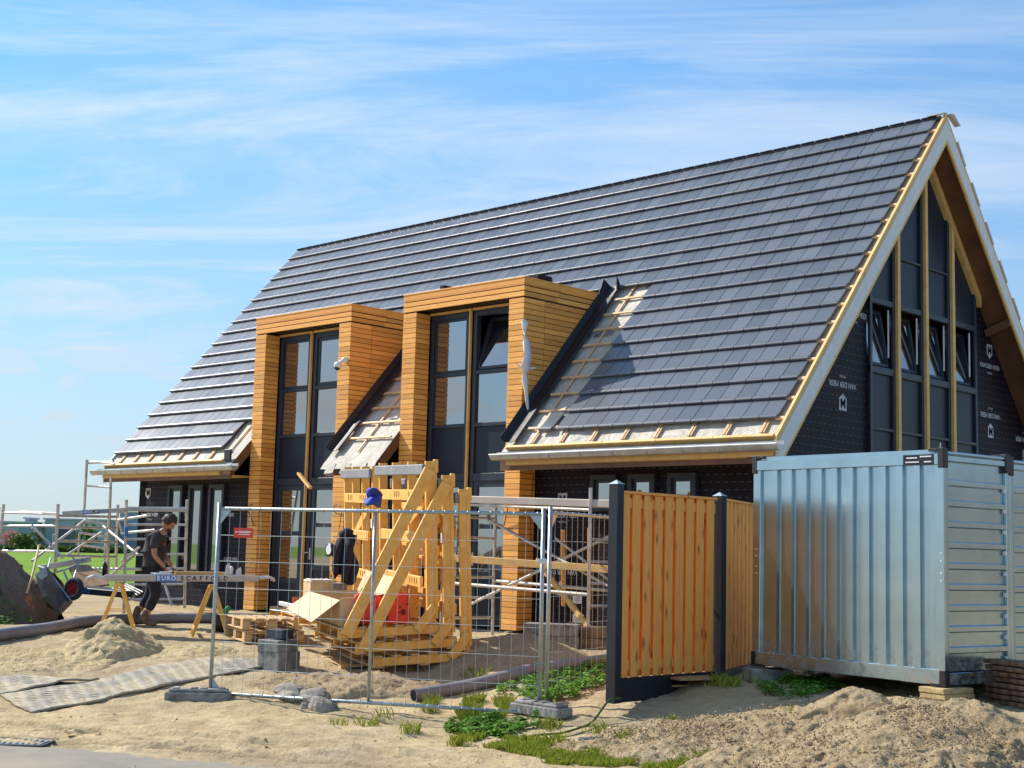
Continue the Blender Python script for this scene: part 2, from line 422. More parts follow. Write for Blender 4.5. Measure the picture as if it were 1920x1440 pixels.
t = NT('dusty_asphalt'); n1 = t.noise(1.1, 5, .65); g = t.noise(220, 2, .6)
c = t.ramp(g, [(.35, (.105, .105, .10)), (.7, (.26, .255, .24))])
P = t.sep(t.coord()); c = t.mix(t.ramp(n1, [(.35, .15), (.65, .75)]), c, (.36, .31, .22))
t.set('Base Color', c); t.set('Roughness', .9); t.bump(g, .4, .01); M['asphalt'] = t.m

t = NT('ribbed_ground_mat'); s = t.sep(t.coord(rot=(0, 0, R(20))))
rib = t.math('SINE', t.math('MULTIPLY', s[0], 140.0)); rib2 = t.math('SINE', t.math('MULTIPLY', s[1], 40.0))
hh = t.math('MAXIMUM', rib, rib2)
c = t.mix(t.ramp(t.noise(2.2, 5, .65), [(.40, .25), (.60, 1.0)]), (.205, .205, .21), (.50, .41, .26))
c = t.mix(t.math('MULTIPLY', t.ramp(hh, [(.2, 0.0), (.8, 1.0)]), .5), c, (.30, .285, .25))
t.set('Base Color', c); t.set('Roughness', .85); t.bump(hh, .8, .010); M['mat'] = t.m
def leafmat(name, a, b, c2):
    t = NT(name); t.set('Base Color', t.ramp(t.island(), [(0, a), (.5, b), (1, c2)])); t.set('Roughness', .55)
    tr = t.n('ShaderNodeBsdfTranslucent'); tr.inputs[0].default_value = (*b, 1)
    mx = t.n('ShaderNodeMixShader'); mx.inputs[0].default_value = .3
    t.l(t.b.outputs[0], mx.inputs[1]); t.l(tr.outputs[0], mx.inputs[2]); t.l(mx.outputs[0], t.out.inputs[0]); return t.m
M['clover'] = leafmat('clover_leaves', (.05, .15, .010), (.11, .27, .018), (.24, .42, .05))
M['grass'] = leafmat('grass_blades', (.16, .24, .02), (.32, .38, .035), (.50, .47, .10))
M['blossom'] = leafmat('far_blossom', (.32, .10, .14), (.42, .17, .20), (.5, .25, .28))
M['farleaf'] = leafmat('far_shrub', (.03, .06, .015), (.06, .11, .02), (.12, .17, .05))
M['farwall'] = plain('pale_industrial_cladding', (.42, .46, .50), .7, var=.05, nscale=.1)
M['farwall2'] = plain('blue_grey_industrial_cladding', (.24, .32, .42), .7, var=.06, nscale=.1)
M['fardark'] = plain('far_dark_glazing', (.05, .08, .13), .5, var=.1)

# ------------------------------------------------------------------ sky + sun
SUN_EL, SUN_AZ = R(40), Vector((-.966, -.259))
w = bpy.data.worlds.new("World"); SC.world = w; w.use_nodes = True
nt = w.node_tree; nt.nodes.clear()
def N(ty, **k):
    o = nt.nodes.new(ty)
    for a, v in k.items(): setattr(o, a, v)
    return o
L = nt.links.new
out = N('ShaderNodeOutputWorld'); bg = N('ShaderNodeBackground'); L(bg.outputs[0], out.inputs[0])
sky = N('ShaderNodeTexSky', sky_type='NISHITA'); sky.sun_disc = False; sky.sun_elevation = SUN_EL
sky.sun_rotation = math.atan2(SUN_AZ.x, SUN_AZ.y); sky.air_density = 1.0; sky.dust_density = .15; sky.ozone_density = 2.2
tc = N('ShaderNodeTexCoord'); sp = N('ShaderNodeSeparateXYZ'); L(tc.outputs['Generated'], sp.inputs[0])
def wm(op, a, b=0):
    m = N('ShaderNodeMath', operation=op)
    for i, v in ((0, a), (1, b)):
        if isinstance(v, bpy.types.NodeSocket): L(v, m.inputs[i])
        else: m.inputs[i].default_value = v
    return m.outputs[0]
zz = wm('ADD', wm('MAXIMUM', sp.outputs[2], 0), .22)
cx_ = wm('DIVIDE', wm('ADD', wm('MULTIPLY', sp.outputs[0], R0.x), wm('MULTIPLY', sp.outputs[1], R0.y)), zz)
cy_ = wm('DIVIDE', wm('ADD', wm('MULTIPLY', sp.outputs[0], F0.x), wm('MULTIPLY', sp.outputs[1], F0.y)), zz)
cb = N('ShaderNodeCombineXYZ'); L(cx_, cb.inputs[0]); L(cy_, cb.inputs[1])
def wnoise(scale, stretch, rot, detail=7, rough=.6, dist=.8, off=0):
    mp = N('ShaderNodeMapping'); mp.inputs['Scale'].default_value = stretch; mp.inputs['Rotation'].default_value = (0, 0, R(rot)); mp.inputs['Location'].default_value = (off, off*.7, off)
    L(cb.outputs[0], mp.inputs[0]); n_ = N('ShaderNodeTexNoise'); n_.inputs['Scale'].default_value = scale; n_.inputs['Detail'].default_value = detail
    n_.inputs['Roughness'].default_value = rough; n_.inputs['Distortion'].default_value = dist; L(mp.outputs[0], n_.inputs['Vector']); return n_.outputs['Fac']
def wramp(f, stops):
    r = N('ShaderNodeValToRGB'); e = r.color_ramp.elements
    while len(e) < len(stops): e.new(.5)
    for i, (p, c) in enumerate(stops): e[i].position = p; e[i].color = (c, c, c, 1)
    L(f, r.inputs[0]); return r.outputs[0]
streak = wramp(wnoise(1.7, (.42, 1.7, 1), 12, 10, .66, 1.3, 3.1), [(.44, 0.0), (.56, .45), (.72, 1.0)])
soft = wramp(wnoise(1.1, (.6, 1.4, 1), 6, 7, .58, .8, 7.7), [(.42, 0.0), (.68, 1.0)])
# more cloud towards the left of the field and low down
side = wramp(wm('ADD', wm('MULTIPLY', cx_, -.33), .42), [(0, .15), (1, 1.0)])
low = wramp(sp.outputs[2], [(.0, 1.0), (.22, .55), (.55, .25)])
cloud = wm('MULTIPLY', wm('ADD', wm('MULTIPLY', streak, .95), wm('MULTIPLY', soft, .60)), wm('ADD', wm('MULTIPLY', side, .7), wm('MULTIPLY', low, .35)))
cloud = wm('MINIMUM', cloud, .92)
puff = wramp(wnoise(3.4, (.8, 1.0, 1), 5, 9, .60, .5, 2.3), [(.47, 0.0), (.58, 1.0)])
puff = wm('MULTIPLY', puff, wm('MULTIPLY', wm('ADD', side, .2), wramp(sp.outputs[2], [(.02, .3), (.09, 1.0), (.21, 0.0)])))
cloud = wm('MAXIMUM', cloud, wm('MULTIPLY', puff, .9))
cloud = wm('MAXIMUM', cloud, wramp(sp.outputs[2], [(0, .75), (.10, .42), (.30, 0.0)]))
SKYS = .098
mx = N('ShaderNodeMix', data_type='RGBA'); L(cloud, mx.inputs[0])
tint = N('ShaderNodeMix', data_type='RGBA', blend_type='MULTIPLY'); tint.inputs[0].default_value = 1; L(sky.outputs[0], tint.inputs[6]); tint.inputs[7].default_value = (.74, .93, 1.14, 1)
tz_ = N('ShaderNodeMix', data_type='RGBA'); L(wramp(sp.outputs[2], [(0, 0.0), (.34, 1.0)]), tz_.inputs[0]); tz_.inputs[6].default_value = (.44, .54, .68, 1); tz_.inputs[7].default_value = (.54, .90, 1.06, 1); L(tz_.outputs[2], tint.inputs[7])
L(tint.outputs[2], mx.inputs[6]); mx.inputs[7].default_value = (4.7, 5.15, 5.55, 1)
cc_ = N('ShaderNodeMix', data_type='RGBA'); L(wramp(sp.outputs[2], [(0, 0.0), (.26, 1.0)]), cc_.inputs[0]); cc_.inputs[6].default_value = (3.3, 3.75, 4.1, 1); cc_.inputs[7].default_value = (4.7, 5.15, 5.55, 1); L(cc_.outputs[2], mx.inputs[7])
L(mx.outputs[2], bg.inputs[0]); bg.inputs[1].default_value = SKYS
sd = bpy.data.lights.new('sun', 'SUN'); sun = bpy.data.objects.new('sun', sd); COL.objects.link(sun)
sd.energy = 3.7; sd.angle = R(.55); sd.color = (1.0, .93, .82)
sv = Vector((SUN_AZ.x*math.cos(SUN_EL), SUN_AZ.y*math.cos(SUN_EL), math.sin(SUN_EL)))
sun.rotation_euler = sv.to_track_quat('Z', 'Y').to_euler(); sun.location = (-20, -5, 30)

# ------------------------------------------------------------------ ground and road
def spread(a, b, st, lim):
    xs = []; x = a
    while x <= b+1e-6: xs.append(x); x += st
    s = st; x = xs[-1]
    while x < lim: s *= 1.22; x += s; xs.append(x)
    return xs
ls = spread(-6.6, 5.4, .045, 2200); neg = []; s = .04; x = -6.6
while x > -2200: s *= 1.22 if x < -9 else 1.06; x -= s; neg.append(x)
ls = list(reversed(neg))+ls
ds = [10.0-.25*i for i in range(60, 0, -1)]+[10.0+.025*i for i in range(180)]+spread(14.5, 19.5, .05, 3500)
mb = MB()
mb.v = [tuple(LD(l, d, ground(l, d))) for d in ds for l in ls]; nl = len(ls)
mb.f = [(j*nl+i, j*nl+i+1, (j+1)*nl+i+1, (j+1)*nl+i) for j in range(len(ds)-1) for i in range(nl-1)]
mb.m = [0]*len(mb.f)
mb.build('ground', M['sand'], loc=(0, 0, 0), smooth=True, kind='structure')
# road: a dusty asphalt sheet whose ragged edge is buried in sand
mb = MB(); ne = 260; rows = 30
def road_edge(l): return 12.38-.40*(l+4.1)+.09*noise.noise(Vector((l*1.1, 3, 0)))+.05*noise.noise(Vector((l*5, 9, 0)))+.015*noise.noise(Vector((l*23, 9, 0)))
for i in range(ne+1):
    l = -14+18.0*i/ne; e = road_edge(l)
    for j in range(rows+1):
        t_ = (j/rows)**.5; d = (e-8)+8*t_; mb.v.append(tuple(LD(l, d, base_z(l, d)+.010-.016*sstep((d-e+.25)/.25)+.03*0)))
mb.f = [(i*(rows+1)+j, (i+1)*(rows+1)+j, (i+1)*(rows+1)+j+1, i*(rows+1)+j+1) for i in range(ne) for j in range(rows)]; mb.m = [0]*len(mb.f)
mb.build('road', M['asphalt'], loc=(0, 0, 0), smooth=True, kind='structure')

# ------------------------------------------------------------------ the house
XL, YR, ZR, YE, ZE = -16.9, 4.432, 8.386, -.453, 2.824
SL = (ZR-ZE)/(YR-YE); ANG = math.atan(SL)
def zr(y): return ZE+SL*(y-YE) if y <= YR else ZE+SL*(2*YR-y-YE)
YB = 2*YR-YE
TN = .30                                    # vertical thickness of roof slab
D1R, D2R, DW, WP = -9.416, -5.099, 2.895, .335
ZT, ZH, YW = 5.664, 5.378, .36
house = thing('house', 'unfinished house with steep dark tiled roof, two wood clad dormers and black foil walls', 'house', (0, 0, 0))
SN = Vector((0, -math.sin(ANG), math.cos(ANG))); SU = Vector((0, math.cos(ANG), math.sin(ANG))); XU = Vector((1, 0, 0))
def RP(x, y, n=0): return Vector((x, y, zr(y)))+SN*n        # front slope point raised n along the normal
# walls
mb = MB(); XG = -.5
mb.box(-16.80, D1R-DW+.02, YW, YW+.3, .02, 2.62); mb.box(D1R-.02, D2R-DW+.02, YW, YW+.3, .02, 2.66); mb.box(D2R-.02, XG-.004, YW, YW+.3, .02, 2.62)
build_each(mb, 'front_wall', M['foilX'], house)
mb = MB(); gp_ = [(XG, YW, .02), (XG, YB-.81, .02), (XG, YB-.81, zr(YB-.81)-TN), (XG, YR, ZR-TN), (XG, YW, zr(YW)-TN)]
mb.prism([(XG, YW, .02), (XG, 2.72, .02), (XG, 2.72, zr(2.72)-TN), (XG, YW, zr(YW)-TN)], (-.3, 0, 0)); mb.prism([(XG, 6.31, .02), (XG, YB-.81, .02), (XG, YB-.81, zr(YB-.81)-TN), (XG, 6.31, zr(6.31)-TN)], (-.3, 0, 0))
gw = build_each(mb, 'gable_wall', M['foilY'], house)[0]
mb = MB(); mb.prism([(XL+.1, p[1], p[2]) for p in gp_], (.3, 0, 0)); mb.box(XL+.1, XG-.3, YB-1.1, YB-.81, .02, 2.6); mb.build('rear_wall', M['foilY'], house)
mb = MB(); mb.box(XL+.12, XG-.02, YW-.01, YB-.8, -.25, .02); mb.box(D1R-DW+.05, D1R-.05, .06, YW, -.25, -.0); mb.box(D2R-DW+.05, D2R-.05, .06, YW, -.25, -.0)
build_each(mb, 'foundation', M['dark_conc'], house)
mb = MB(); mb.box(XL+.5, XG-.4, YW+.5, YB-1.2, .03, .06); mb.box(XL+.5, XG-.4, YW+.5, YB-1.2, 2.7, 2.9); mb.box(-8.0, -7.9, YW+.5, YB-1.2, .1, 6); build_each(mb, 'floor_deck', M['dark'], house)
# roof slab (front with gaps for the dormers)
mb = MB()
def slab(x0, x1, y0, y1):
    mb.prism([(x0, y0, zr(y0)-.05), (x0, y1, zr(y1)-.05), (x0, y1, zr(y1)-TN), (x0, y0, zr(y0)-TN)], (x1-x0, 0, 0))
slab(XL, D1R-DW, YE, YR); slab(D1R-DW, D1R, YW+.25, YR); slab(D1R, D2R-DW, YE, YR); slab(D2R-DW, D2R, YW+.25, YR); slab(D2R, -.04, YE, YR)
slab(XL, -.04, YR, YB)
mb.build('roof_deck', M['ply'], house)
# underlay sheet, gently wrinkled
mb = MB()
def sheet(x0, x1, y0, y1, n0=-.02, amp=.012, st=.09, flap=0):
    nx = max(2, int((x1-x0)/st)); ny = max(2, int((y1-y0)/st*1.4)); o = []
    for i in range(nx+1):
        for j in range(ny+1):
            x = x0+(x1-x0)*i/nx; y = y0+(y1-y0)*j/ny
            k = noise.noise(Vector((x*2.3, y*2.1, 1)))*1.0+noise.noise(Vector((x*6.3+y*2, y*5.1, 4)))*.5
            p = RP(x, y, n0+amp*k)
            if flap: p += Vector((0, -.3*flap*0, -flap*max(0, 1-j/2.)*(.6+.6*noise.noise(Vector((x*3, 0, 0))))))
            o.append(p)
    mb.add(o, [(i*(ny+1)+j, (i+1)*(ny+1)+j, (i+1)*(ny+1)+j+1, i*(ny+1)+j+1) for i in range(nx) for j in range(ny)])
sheet(XL, D1R-DW, YE-.02, .5); sheet(D1R, D2R-DW, YE-.13, 2.3, -.02, .016, .05, .05); sheet(D2R, -.05, YE-.02, .3, -.02, .016, .06); sheet(D2R, -3.9, .3, 2.35, -.02, .012, .05); sheet(-.5, -.05, .3, YR, -.02, .006)
under = build_each(mb, 'underlay', M['underlay'], house, smooth=True)[3]
mb = MB()
for (x, y, tx, sz) in ((-4.62, 1.34, 'R MEER', .17), (-4.62, .37, 'R MEER', .17), (-8.22, 1.55, 'DER', .17), (-4.2, 2.12, 'MR', .15)):
    put_text(mb, tx, RP(x, y, .012), XU, SU, sz)
build_each(mb, 'lettering', M['letter_grey'], under)
# battens
mb = MB(); G = .2585
rowsY = [-.2+G*i for i in range(19)]
for i, y in enumerate(rowsY):
    yy = y+.06
    if yy > YR-.05: continue
    for (a, b) in ((D2R+.3, -3.9), (D1R+.02, D2R-DW-.02)):
        if yy < 2.25: mb.beam(RP(a, yy, .028), RP(b, yy, .028), .045, .028, SN, .004)
    mb.beam(RP(-.20, yy-.05, .03), RP(-.055, yy-.05, .03), .05, .032, SN, .004)
for x in [D2R+.55+.6*i for i in range(8)]+[D1R-DW-.35-.55*i for i in range(8)]+[D1R+.75]:
    y1 = 2.2 if (x > D1R and x < D2R-DW) or (x < -4.1 and x > D2R) else .25
    mb.beam(RP(x, YE+.10, .006), RP(x, y1, .006), .04, .022, SN, .003)
    if x < D1R-DW or x > D2R: mb.beam(RP(x+.05, YE+.10, .006), RP(x+.05, YE+.24, .006), .02, .02, SN, .002)
build_each(mb, 'batten', M['batten'], house)
mb = MB()
for (a, b) in ((XL-.02, D1R-DW-.25), (D2R+.12, -.06)):
    n = 5; 
    for k in range(n):
        u = a+(b-a)*k/n; v_ = a+(b-a)*(k+1)/n-.003
        mb.beam(RP(u, YE+.03, .03), RP(v_, YE+.03, .03), .05, .075, SN, .006)
    mb.beam((a+.05, YE-.05, 2.655), (b-.02 if b < -1 else -.06, YE-.05, 2.655), .035, .09, (0, 0, 1), .004)
    mb.box(a+.1, b-.04 if b < -1 else XG, YE-.02, YW-.003, 2.60, 2.620)
build_each(mb, 'eave_board', M['pine'], house)
# tiles
mb = MB(); ncol = 59; TW = (XL+.0-(-.16))/-ncol; rnd = random.Random(3)
def tile_at(x0, yb, wdt, mbx, front=True):
    # a flat tile with a raised rounded front lip
    s0 = 0; LEN = .43; a = rnd.uniform(-.0015, .0015); b = rnd.uniform(-.0015, .0015)
    o = Vector((x0, yb, zr(yb))); g_ = .0055
    xs = [g_, wdt-g_]; prof = [(-.004, .050), (-.012, .070), (-.004, .083), (.010, .089), (.034, .089), (.046, .083), (.052, .070), (LEN, .034), (LEN, .018), (.0, .046)]
    vs = []
    for q, xx in enumerate(xs):
        for (s_, n_) in prof: vs.append(o+XU*xx+SU*s_+SN*(n_+(a if q else b)))
    m = len(prof)
    fs = [(i, m+i, m+(i+1) % m, (i+1) % m) for i in range(m)]+[tuple(range(m)), tuple(reversed(range(m, 2*m)))]
    k0 = len(mbx.f); mbx.add(vs, fs)
    for q_ in (2, 3, 4): mbx.m[k0+q_] = 1
for r_, y in enumerate(rowsY[:-1]):
    for c_ in range(ncol):
        x1 = -.16-TW*c_; x0 = x1-TW
        if x1 > D1R-DW-.0 and x0 < D1R+.0 and y < 2.0:
            if x0 >= D1R-DW-.02 and x1 <= D1R+.2: continue
            if x0 < D1R-DW: 
                if x1 > D1R-DW-.02: x1 = D1R-DW-.01
        if r_ < 2 and D1R-DW-.35 < x1 < D1R-DW+.3: continue
        if D1R-.3 < x1 < D2R-DW+.3 and y < 2.0: continue
        if x1 > D2R-DW+.05 and x0 < -4.17 and y < 2.0: continue
        if x1 > D1R+.0 and x0 < D1R and y < 2.0: continue
        tile_at(x0, y, x1-x0, mb)
tile_at(-4.49, -.2, .27, mb)
mb.build('roof_tiles_front', [M['tile'], M['tile_lip']], house)
mb = MB()
for y in rowsY[:-1]:
    yb = 2*YR-y
    for c_ in range(ncol):
        x1 = -.10-TW*c_; o = Vector((x1-TW, yb, zr(yb))); su = Vector((0, -SU.y, SU.z)); sn = Vector((0, -SN.y, SN.z))
        if c_ < 1 and rnd.random() < .25: continue
        mb.obox(o+XU*(TW/2)+su*.2+sn*.052, (TW-.006, .43, .024), (XU, (su-sn*.05).normalized(), (sn+su*.05).normalized()))
mb.build('roof_tiles_rear', M['tile'], house)
mb = MB()
mb.beam((XL, YR-.02, ZR+.035), (-.2, YR-.02, ZR+.035), .05, .06, (0, 0, 1), .01)
for c_ in range(ncol): mb.beam((-.16-TW*c_-.01, YR-.02, ZR+.070), (-.16-TW*c_-TW+.02, YR-.02, ZR+.066), .09, .02, (0, 0, 1), .008)
mb.build('ridge_strip', M['black'], house)
# verge: yellow batten, white barge board, yellow trim below, both slopes
def slope_pt(y, dz): return Vector((0, y, zr(y)+dz))
def verge(mbx, x0, x1, zt_, zb_, y0, y1):
    mbx.prism([(x0, y0, zr(y0)+zt_), (x0, y1, zr(y1)+zt_), (x0, y1, zr(y1)+zb_), (x0, y0, zr(y0)+zb_)], (x1-x0, 0, 0))
for nm, mt, a in (('verge_batten', 'pine', (-.055, -.012, .085, -.012)), ('barge_board', 'white_board', (-.04, .0, -.015, -.335)), ('barge_trim', 'pine', (-.035, -.006, -.337, -.405))):
    mb = MB(); verge(mb, a[0], a[1], a[2], a[3], YE-.02, YR); verge(mb, a[0], a[1], a[2], a[3], YR, YB+.02); 
    mb.build(nm, M[mt], house)
mb = MB()       # torn underlay strips and clips along the rear verge, a loose flap at the ridge
for i in range(9):
    y = YR+.35+.5*i; mb.beam((-.02, y, zr(y)+.10), (-.02, y+.28, zr(y+.28)+.07), .05, .05, (0, 0, 1))
mb.prism([(-.04, YR+.05, ZR+.09), (.0, YR+.26, ZR-.08), (.0, YR+.32, ZR-.06), (-.02, YR+.13, ZR+.10)], (.08, 0, 0))
mb.prism([(-.30, YR-.1, ZR+.07), (-.02, YR-.1, ZR+.07), (-.02, YR+.06, ZR+.11), (-.30, YR+.06, ZR+.10)], (0, 0, .015))
build_each(mb, 'verge_felt', M['underlay'], house)
mb = MB(); 
for (a, b) in ((XL-.02, XL+.01),): verge(mb, a, b, .05, -.30, YE-.02, YR); verge(mb, a, b, .05, -.30, YR, YB)
mb.build('far_barge_board', M['white_board'], house)
# gable soffit beam piece seen on rear overhang
mb = MB(); y = 6.75; mb.beam((-.48, y, zr(y)-.52), (-.05, y, zr(y)-.36), .09, .12, (0, 0, 1), .01); mb.build('purlin_end', M['ply'], house)
# gutters
def gutter(x0, x1):
    mb = MB(); rr = .085; yc = YE-.145; zc = 2.755; prof = []
    for k in range(11):
        a = math.pi+math.pi*k/10; prof.append((yc+rr*math.cos(a), zc+rr*math.sin(a)))
    prof = [(yc-rr-.012, zc+.012), (yc-rr-.014, zc-.004)]+prof+[(yc+rr, zc+.05)]
    n = len(prof); vs = [(x, p[0], p[1]) for x in (x0, x1) for p in prof]+[(x, p[0]+(.003 if i < 7 else -.003), p[1]+.004) for x in (x0, x1) for i, p in enumerate(prof)]
    fs = [(i, n+i, n+i+1, i+1) for i in range(n-1)]+[(2*n+i, 2*n+i+1, 3*n+i+1, 3*n+i) for i in range(n-1)]
    mb.add(vs, fs)
    for x in (x0, x1): mb.prism([(x, p[0], p[1]) for p in prof[2:13]], (.003, 0, 0))
    mb.tube([(x0, yc-rr-.006, zc+.008), (x1, yc-rr-.006, zc+.008)], .010, 8)
    k = int((x1-x0)/.62)
    for i in range(1, k+1):
        x = x0+(x1-x0)*i/(k+.5); ps = [(x, yc+(rr+.004)*math.cos(math.pi+math.pi*j/8), zc+(rr+.004)*math.sin(math.pi+math.pi*j/8)) for j in range(9)]
        mb.tube(ps, .006, 6)
    return mb.build('gutter', M['zinc'], house, smooth=False)
gutter(-17.12, D1R-DW+.35); gutter(-5.12, .12)
# narrow windows
def frame_win(name, x0, x1, z0, z1, y, fr=.075, deep=.09):
    f = MB(); f.box(x0, x1, y-.02, y+deep-.02, z1-fr, z1, .006); f.box(x0, x1, y-.02, y+deep-.02, z0, z0+fr, .006)
    f.box(x0, x0+fr, y-.02, y+deep-.02, z0+fr, z1-fr, .006); f.box(x1-fr, x1, y-.02, y+deep-.02, z0+fr, z1-fr, .006)
    i = fr; j = fr+.05
    f.box(x0+i, x1-i, y+.02, y+.06, z1-j, z1-i); f.box(x0+i, x1-i, y+.02, y+.06, z0+i, z0+j); f.box(x0+i, x0+j, y+.02, y+.06, z0+j, z1-j); f.box(x1-j, x1-i, y+.02, y+.06, z0+j, z1-j)
    fo = f.build(name, M['frame'], house)
    g = MB(); g.box(x0+j-.005, x1-j+.005, y+.035, y+.05, z0+j-.005, z1-j+.005); g.build('pane', M['glass'], fo)
    return fo
for (a, b) in ((-15.58, -15.04), (-14.81, -14.30), (-14.08, -13.55)): frame_win('window', a, b, .62, 2.48, YW-.06)
for (a, b) in ((-3.88, -3.37), (-3.14, -2.63), (-2.40, -1.88)): frame_win('window', a, b, 1.92, 2.48, YW-.06)
# lettering and crests on the foil
def crest(mb, mbd, c, xa, ya, s):
    c = Vector(c); xa = Vector(xa); ya = Vector(ya)
    P_ = [(-.5, .6), (.5, .6), (.5, -.25), (0, -.6), (-.5, -.25)]
    mb.add([c+xa*(u*s)+ya*(v*s) for u, v in P_], [(4, 3, 2, 1, 0)] if xa.cross(ya).dot(xa.cross(ya)) < 0 else [(0, 4, 3, 2, 1)])
    nrm = xa.cross(ya).normalized(); put_text(mbd, 'M', c+nrm*.004+ya*(s*.06), xa, ya, s*.95)
lw = MB(); lwd = MB(); yq = YW-.004
def logoX(x, z, flip, parts='cvp'):
    k = -1 if flip else 1; xa = Vector((k, 0, 0)); ya = Vector((0, 0, k))
    if 'c' in parts: crest(lw, lwd, (x, yq, z+.24*k), xa, ya, .19)
    if 'v' in parts: put_text(lw, 'VAN DER MEER', (x, yq, z), xa, ya, .098)
    if 'p' in parts: put_text(lw, 'PREFAB', (x, yq, z-.10*k), xa, ya, .05, False)
logoX(-4.50, 1.855, 0); logoX(-4.50, .975, 1); logoX(-16.35, 1.86, 0, 'vp'); logoX(-14.95, 1.86, 0, 'vp'); logoX(-13.6, 1.86, 0, 'v'); logoX(-15.1, .99, 1, 'v'); logoX(-13.4, .99, 1, 'v'); logoX(-1.2, 1.3, 1)
logoX(-16.45, 2.08, 0, 'c')
fwall = [o for o in house.children if o.name.startswith('front_wall')][0]
build_each(lw, 'lettering', M['letter'], fwall); lwd.build('crest_mark', M['dark'], fwall)
lw = MB(); lwd = MB()
def logoY(y, z, flip):
    k = -1 if flip else 1; xa = Vector((0, k, 0)); ya = Vector((0, 0, k)); x = XG+.004
    crest(lw, lwd, (x, y, z+.26*k), xa, ya, .21); put_text(lw, 'VAN DER MEER', (x, y, z), xa, ya, .112); put_text(lw, 'PREFAB', (x, y, z-.12*k), xa, ya, .055, False)
logoY(2.02, 3.85, 1); logoY(6.92, 4.67, 0); logoY(6.92, 3.82, 1); logoY(8.3, 3.5, 1); logoY(2.35, 4.95, 0)
build_each(lw, 'lettering', M['letter'], gw); lwd.build('crest_mark', M['dark'], gw)

# gable glazing: four bays with tilted sashes
bays = [2.72, 3.54, 4.46, 5.385, 6.31]
def topz(y): return min(zr(y)-TN-.06, 99)
mb = MB()
pw = [(XG, bays[0], 0.15), (XG, bays[4], 0.15), (XG, bays[4], topz(bays[4])), (XG, YR, topz(YR)), (XG, bays[0], topz(bays[0]))]
# backing sheet with openings left for the windows
zs0, zs1 = 4.21, 5.19
def strip(y0, y1, z0, z1): mb.box(XG+.001, XG+.02, y0, y1, z0, z1)
strip(bays[0], bays[4], .15, zs0)
for i in range(4):
    y0, y1 = bays[i], bays[i+1]; a = topz(y0); b = topz(y1)
    if i == 1:
        poly = [(XG+.001, y0, zs1), (XG+.001, y1, zs1), (XG+.001, y1, topz(y1)), (XG+.001, YR, topz(YR)), (XG+.001, y0, a)]
    elif i == 0: poly = [(XG+.001, y0, zs1), (XG+.001, y1, zs1), (XG+.001, y1, b), (XG+.001, y0, a)]
    else: poly = [(XG+.001, y0, zs1), (XG+.001, y1, zs1), (XG+.001, y1, b), (XG+.001, y0, a)]
    mb.prism(poly, (.02, 0, 0))
build_each(mb, 'gable_panel', M['panel'], house)
fb = MB(); dk = MB()
for i in range(4):
    y0 = bays[i]+(.045 if i else 0); y1 = bays[i+1]-(.045 if i < 3 else 0); X0 = XG+.02; X1 = XG+.065
    def hb(z, h=.07, ya=y0, yb=y1): fb.box(X0, X1, ya, yb, z-h/2, z+h/2, .006)
    for z in (3.27, 2.2, .2): hb(z, .05)
    hb(4.17, .11); hb(5.24, .09)
    zt0, zt1 = topz(y0), topz(y1)
    for yy, zt in ((y0, zt0), (y1-.07, min(topz(y1-.07), zt1 if i > 0 else 99))):
        fb.box(X0+.001, X1+.001, yy, yy+.07, .15, min(zt, 7.4)-.03, .005)
    if i in (1, 2): hb(6.02, .035, y0+.1, y1)
    # dark sheet painting in the room's shade, and leaning sash
    dk.box(XG-1.4, XG-1.38, y0-.3+.001*i, y1+.3, zs0-.3, zs1+.3) if i == 0 else dk.box(XG-1.4-.02*i, XG-1.38-.02*i, y0-.3, y1+.3, zs0-.3, zs1+.3)
    yi0, yi1 = y0+.07, y1-.07; zi0, zi1 = zs0+.03, zs1-.02; lean = .16
    p = lambda y, z: Vector((XG-.02-lean*(z-zi0)/(zi1-zi0), y, z))
    nrm = (p(1, zi1)-p(1, zi0)).cross(Vector((0, 1, 0))).normalized()*-1
    for (a, b, w_) in ((p(yi0+.02, zi0), p(yi0+.02, zi1-.05), .05), (p(yi1-.03, zi0), p(yi1-.03, zi1-.05), .06), (p(yi0, zi1-.05), p(yi1, zi1-.05), .06), (p(yi0, zi0+.03), p(yi1, zi0+.03), .06)):
        fb.beam(a, b, .05, w_, nrm if abs((b-a).y) > .3 else (1, 0, 0), .005)
fo = fb.build('gable_frames', M['frame'], house)
build_each(dk, 'room_shade_sheet', M['dark'], house)
for i in range(4):
    yi0 = bays[i]+.13; yi1 = bays[i+1]-.15; zi0, zi1 = zs0+.05, zs1-.07; mb = MB()
    q = lambda y, z: (XG-.02-.16*(z-zs0-.03)/(zs1-zs0-.05), y, z)
    mb.prism([q(yi0, zi0), q(yi1, zi0), q(yi1, zi1), q(yi0, zi1)], (-.012, 0, 0)); mb.build('pane', M['glass'], fo)
    mb = MB(); mb.tube([(XG-.012, yi1+.02, zs0+.2), (XG-.012, yi1+.02, zs1-.03)], .014, 6); mb.build('stay', M['white_pl'], fo)
mb = MB()
for y in bays[1:4]: mb.box(XG+.021, XG+.115, y-.042, y+.042, .15, topz(y)-.02, .004)
yy0 = YR; 
mb.prism([(XG+.02, YR+.02, topz(YR+.02)+.05), (XG+.02, 6.42, topz(6.42)+.05), (XG+.02, 6.42, topz(6.42)-.13), (XG+.02, YR+.02, topz(YR+.02)-.13)], (.09, 0, 0))
mb.prism([(XG+.02, 2.75, topz(2.75)+.05), (XG+.02, YR, topz(YR)+.05), (XG+.02, YR, topz(YR)-.03), (XG+.02, 2.75, topz(2.75)-.03)], (.06, 0, 0))
build_each(mb, 'gable_post', M['pine'], house)

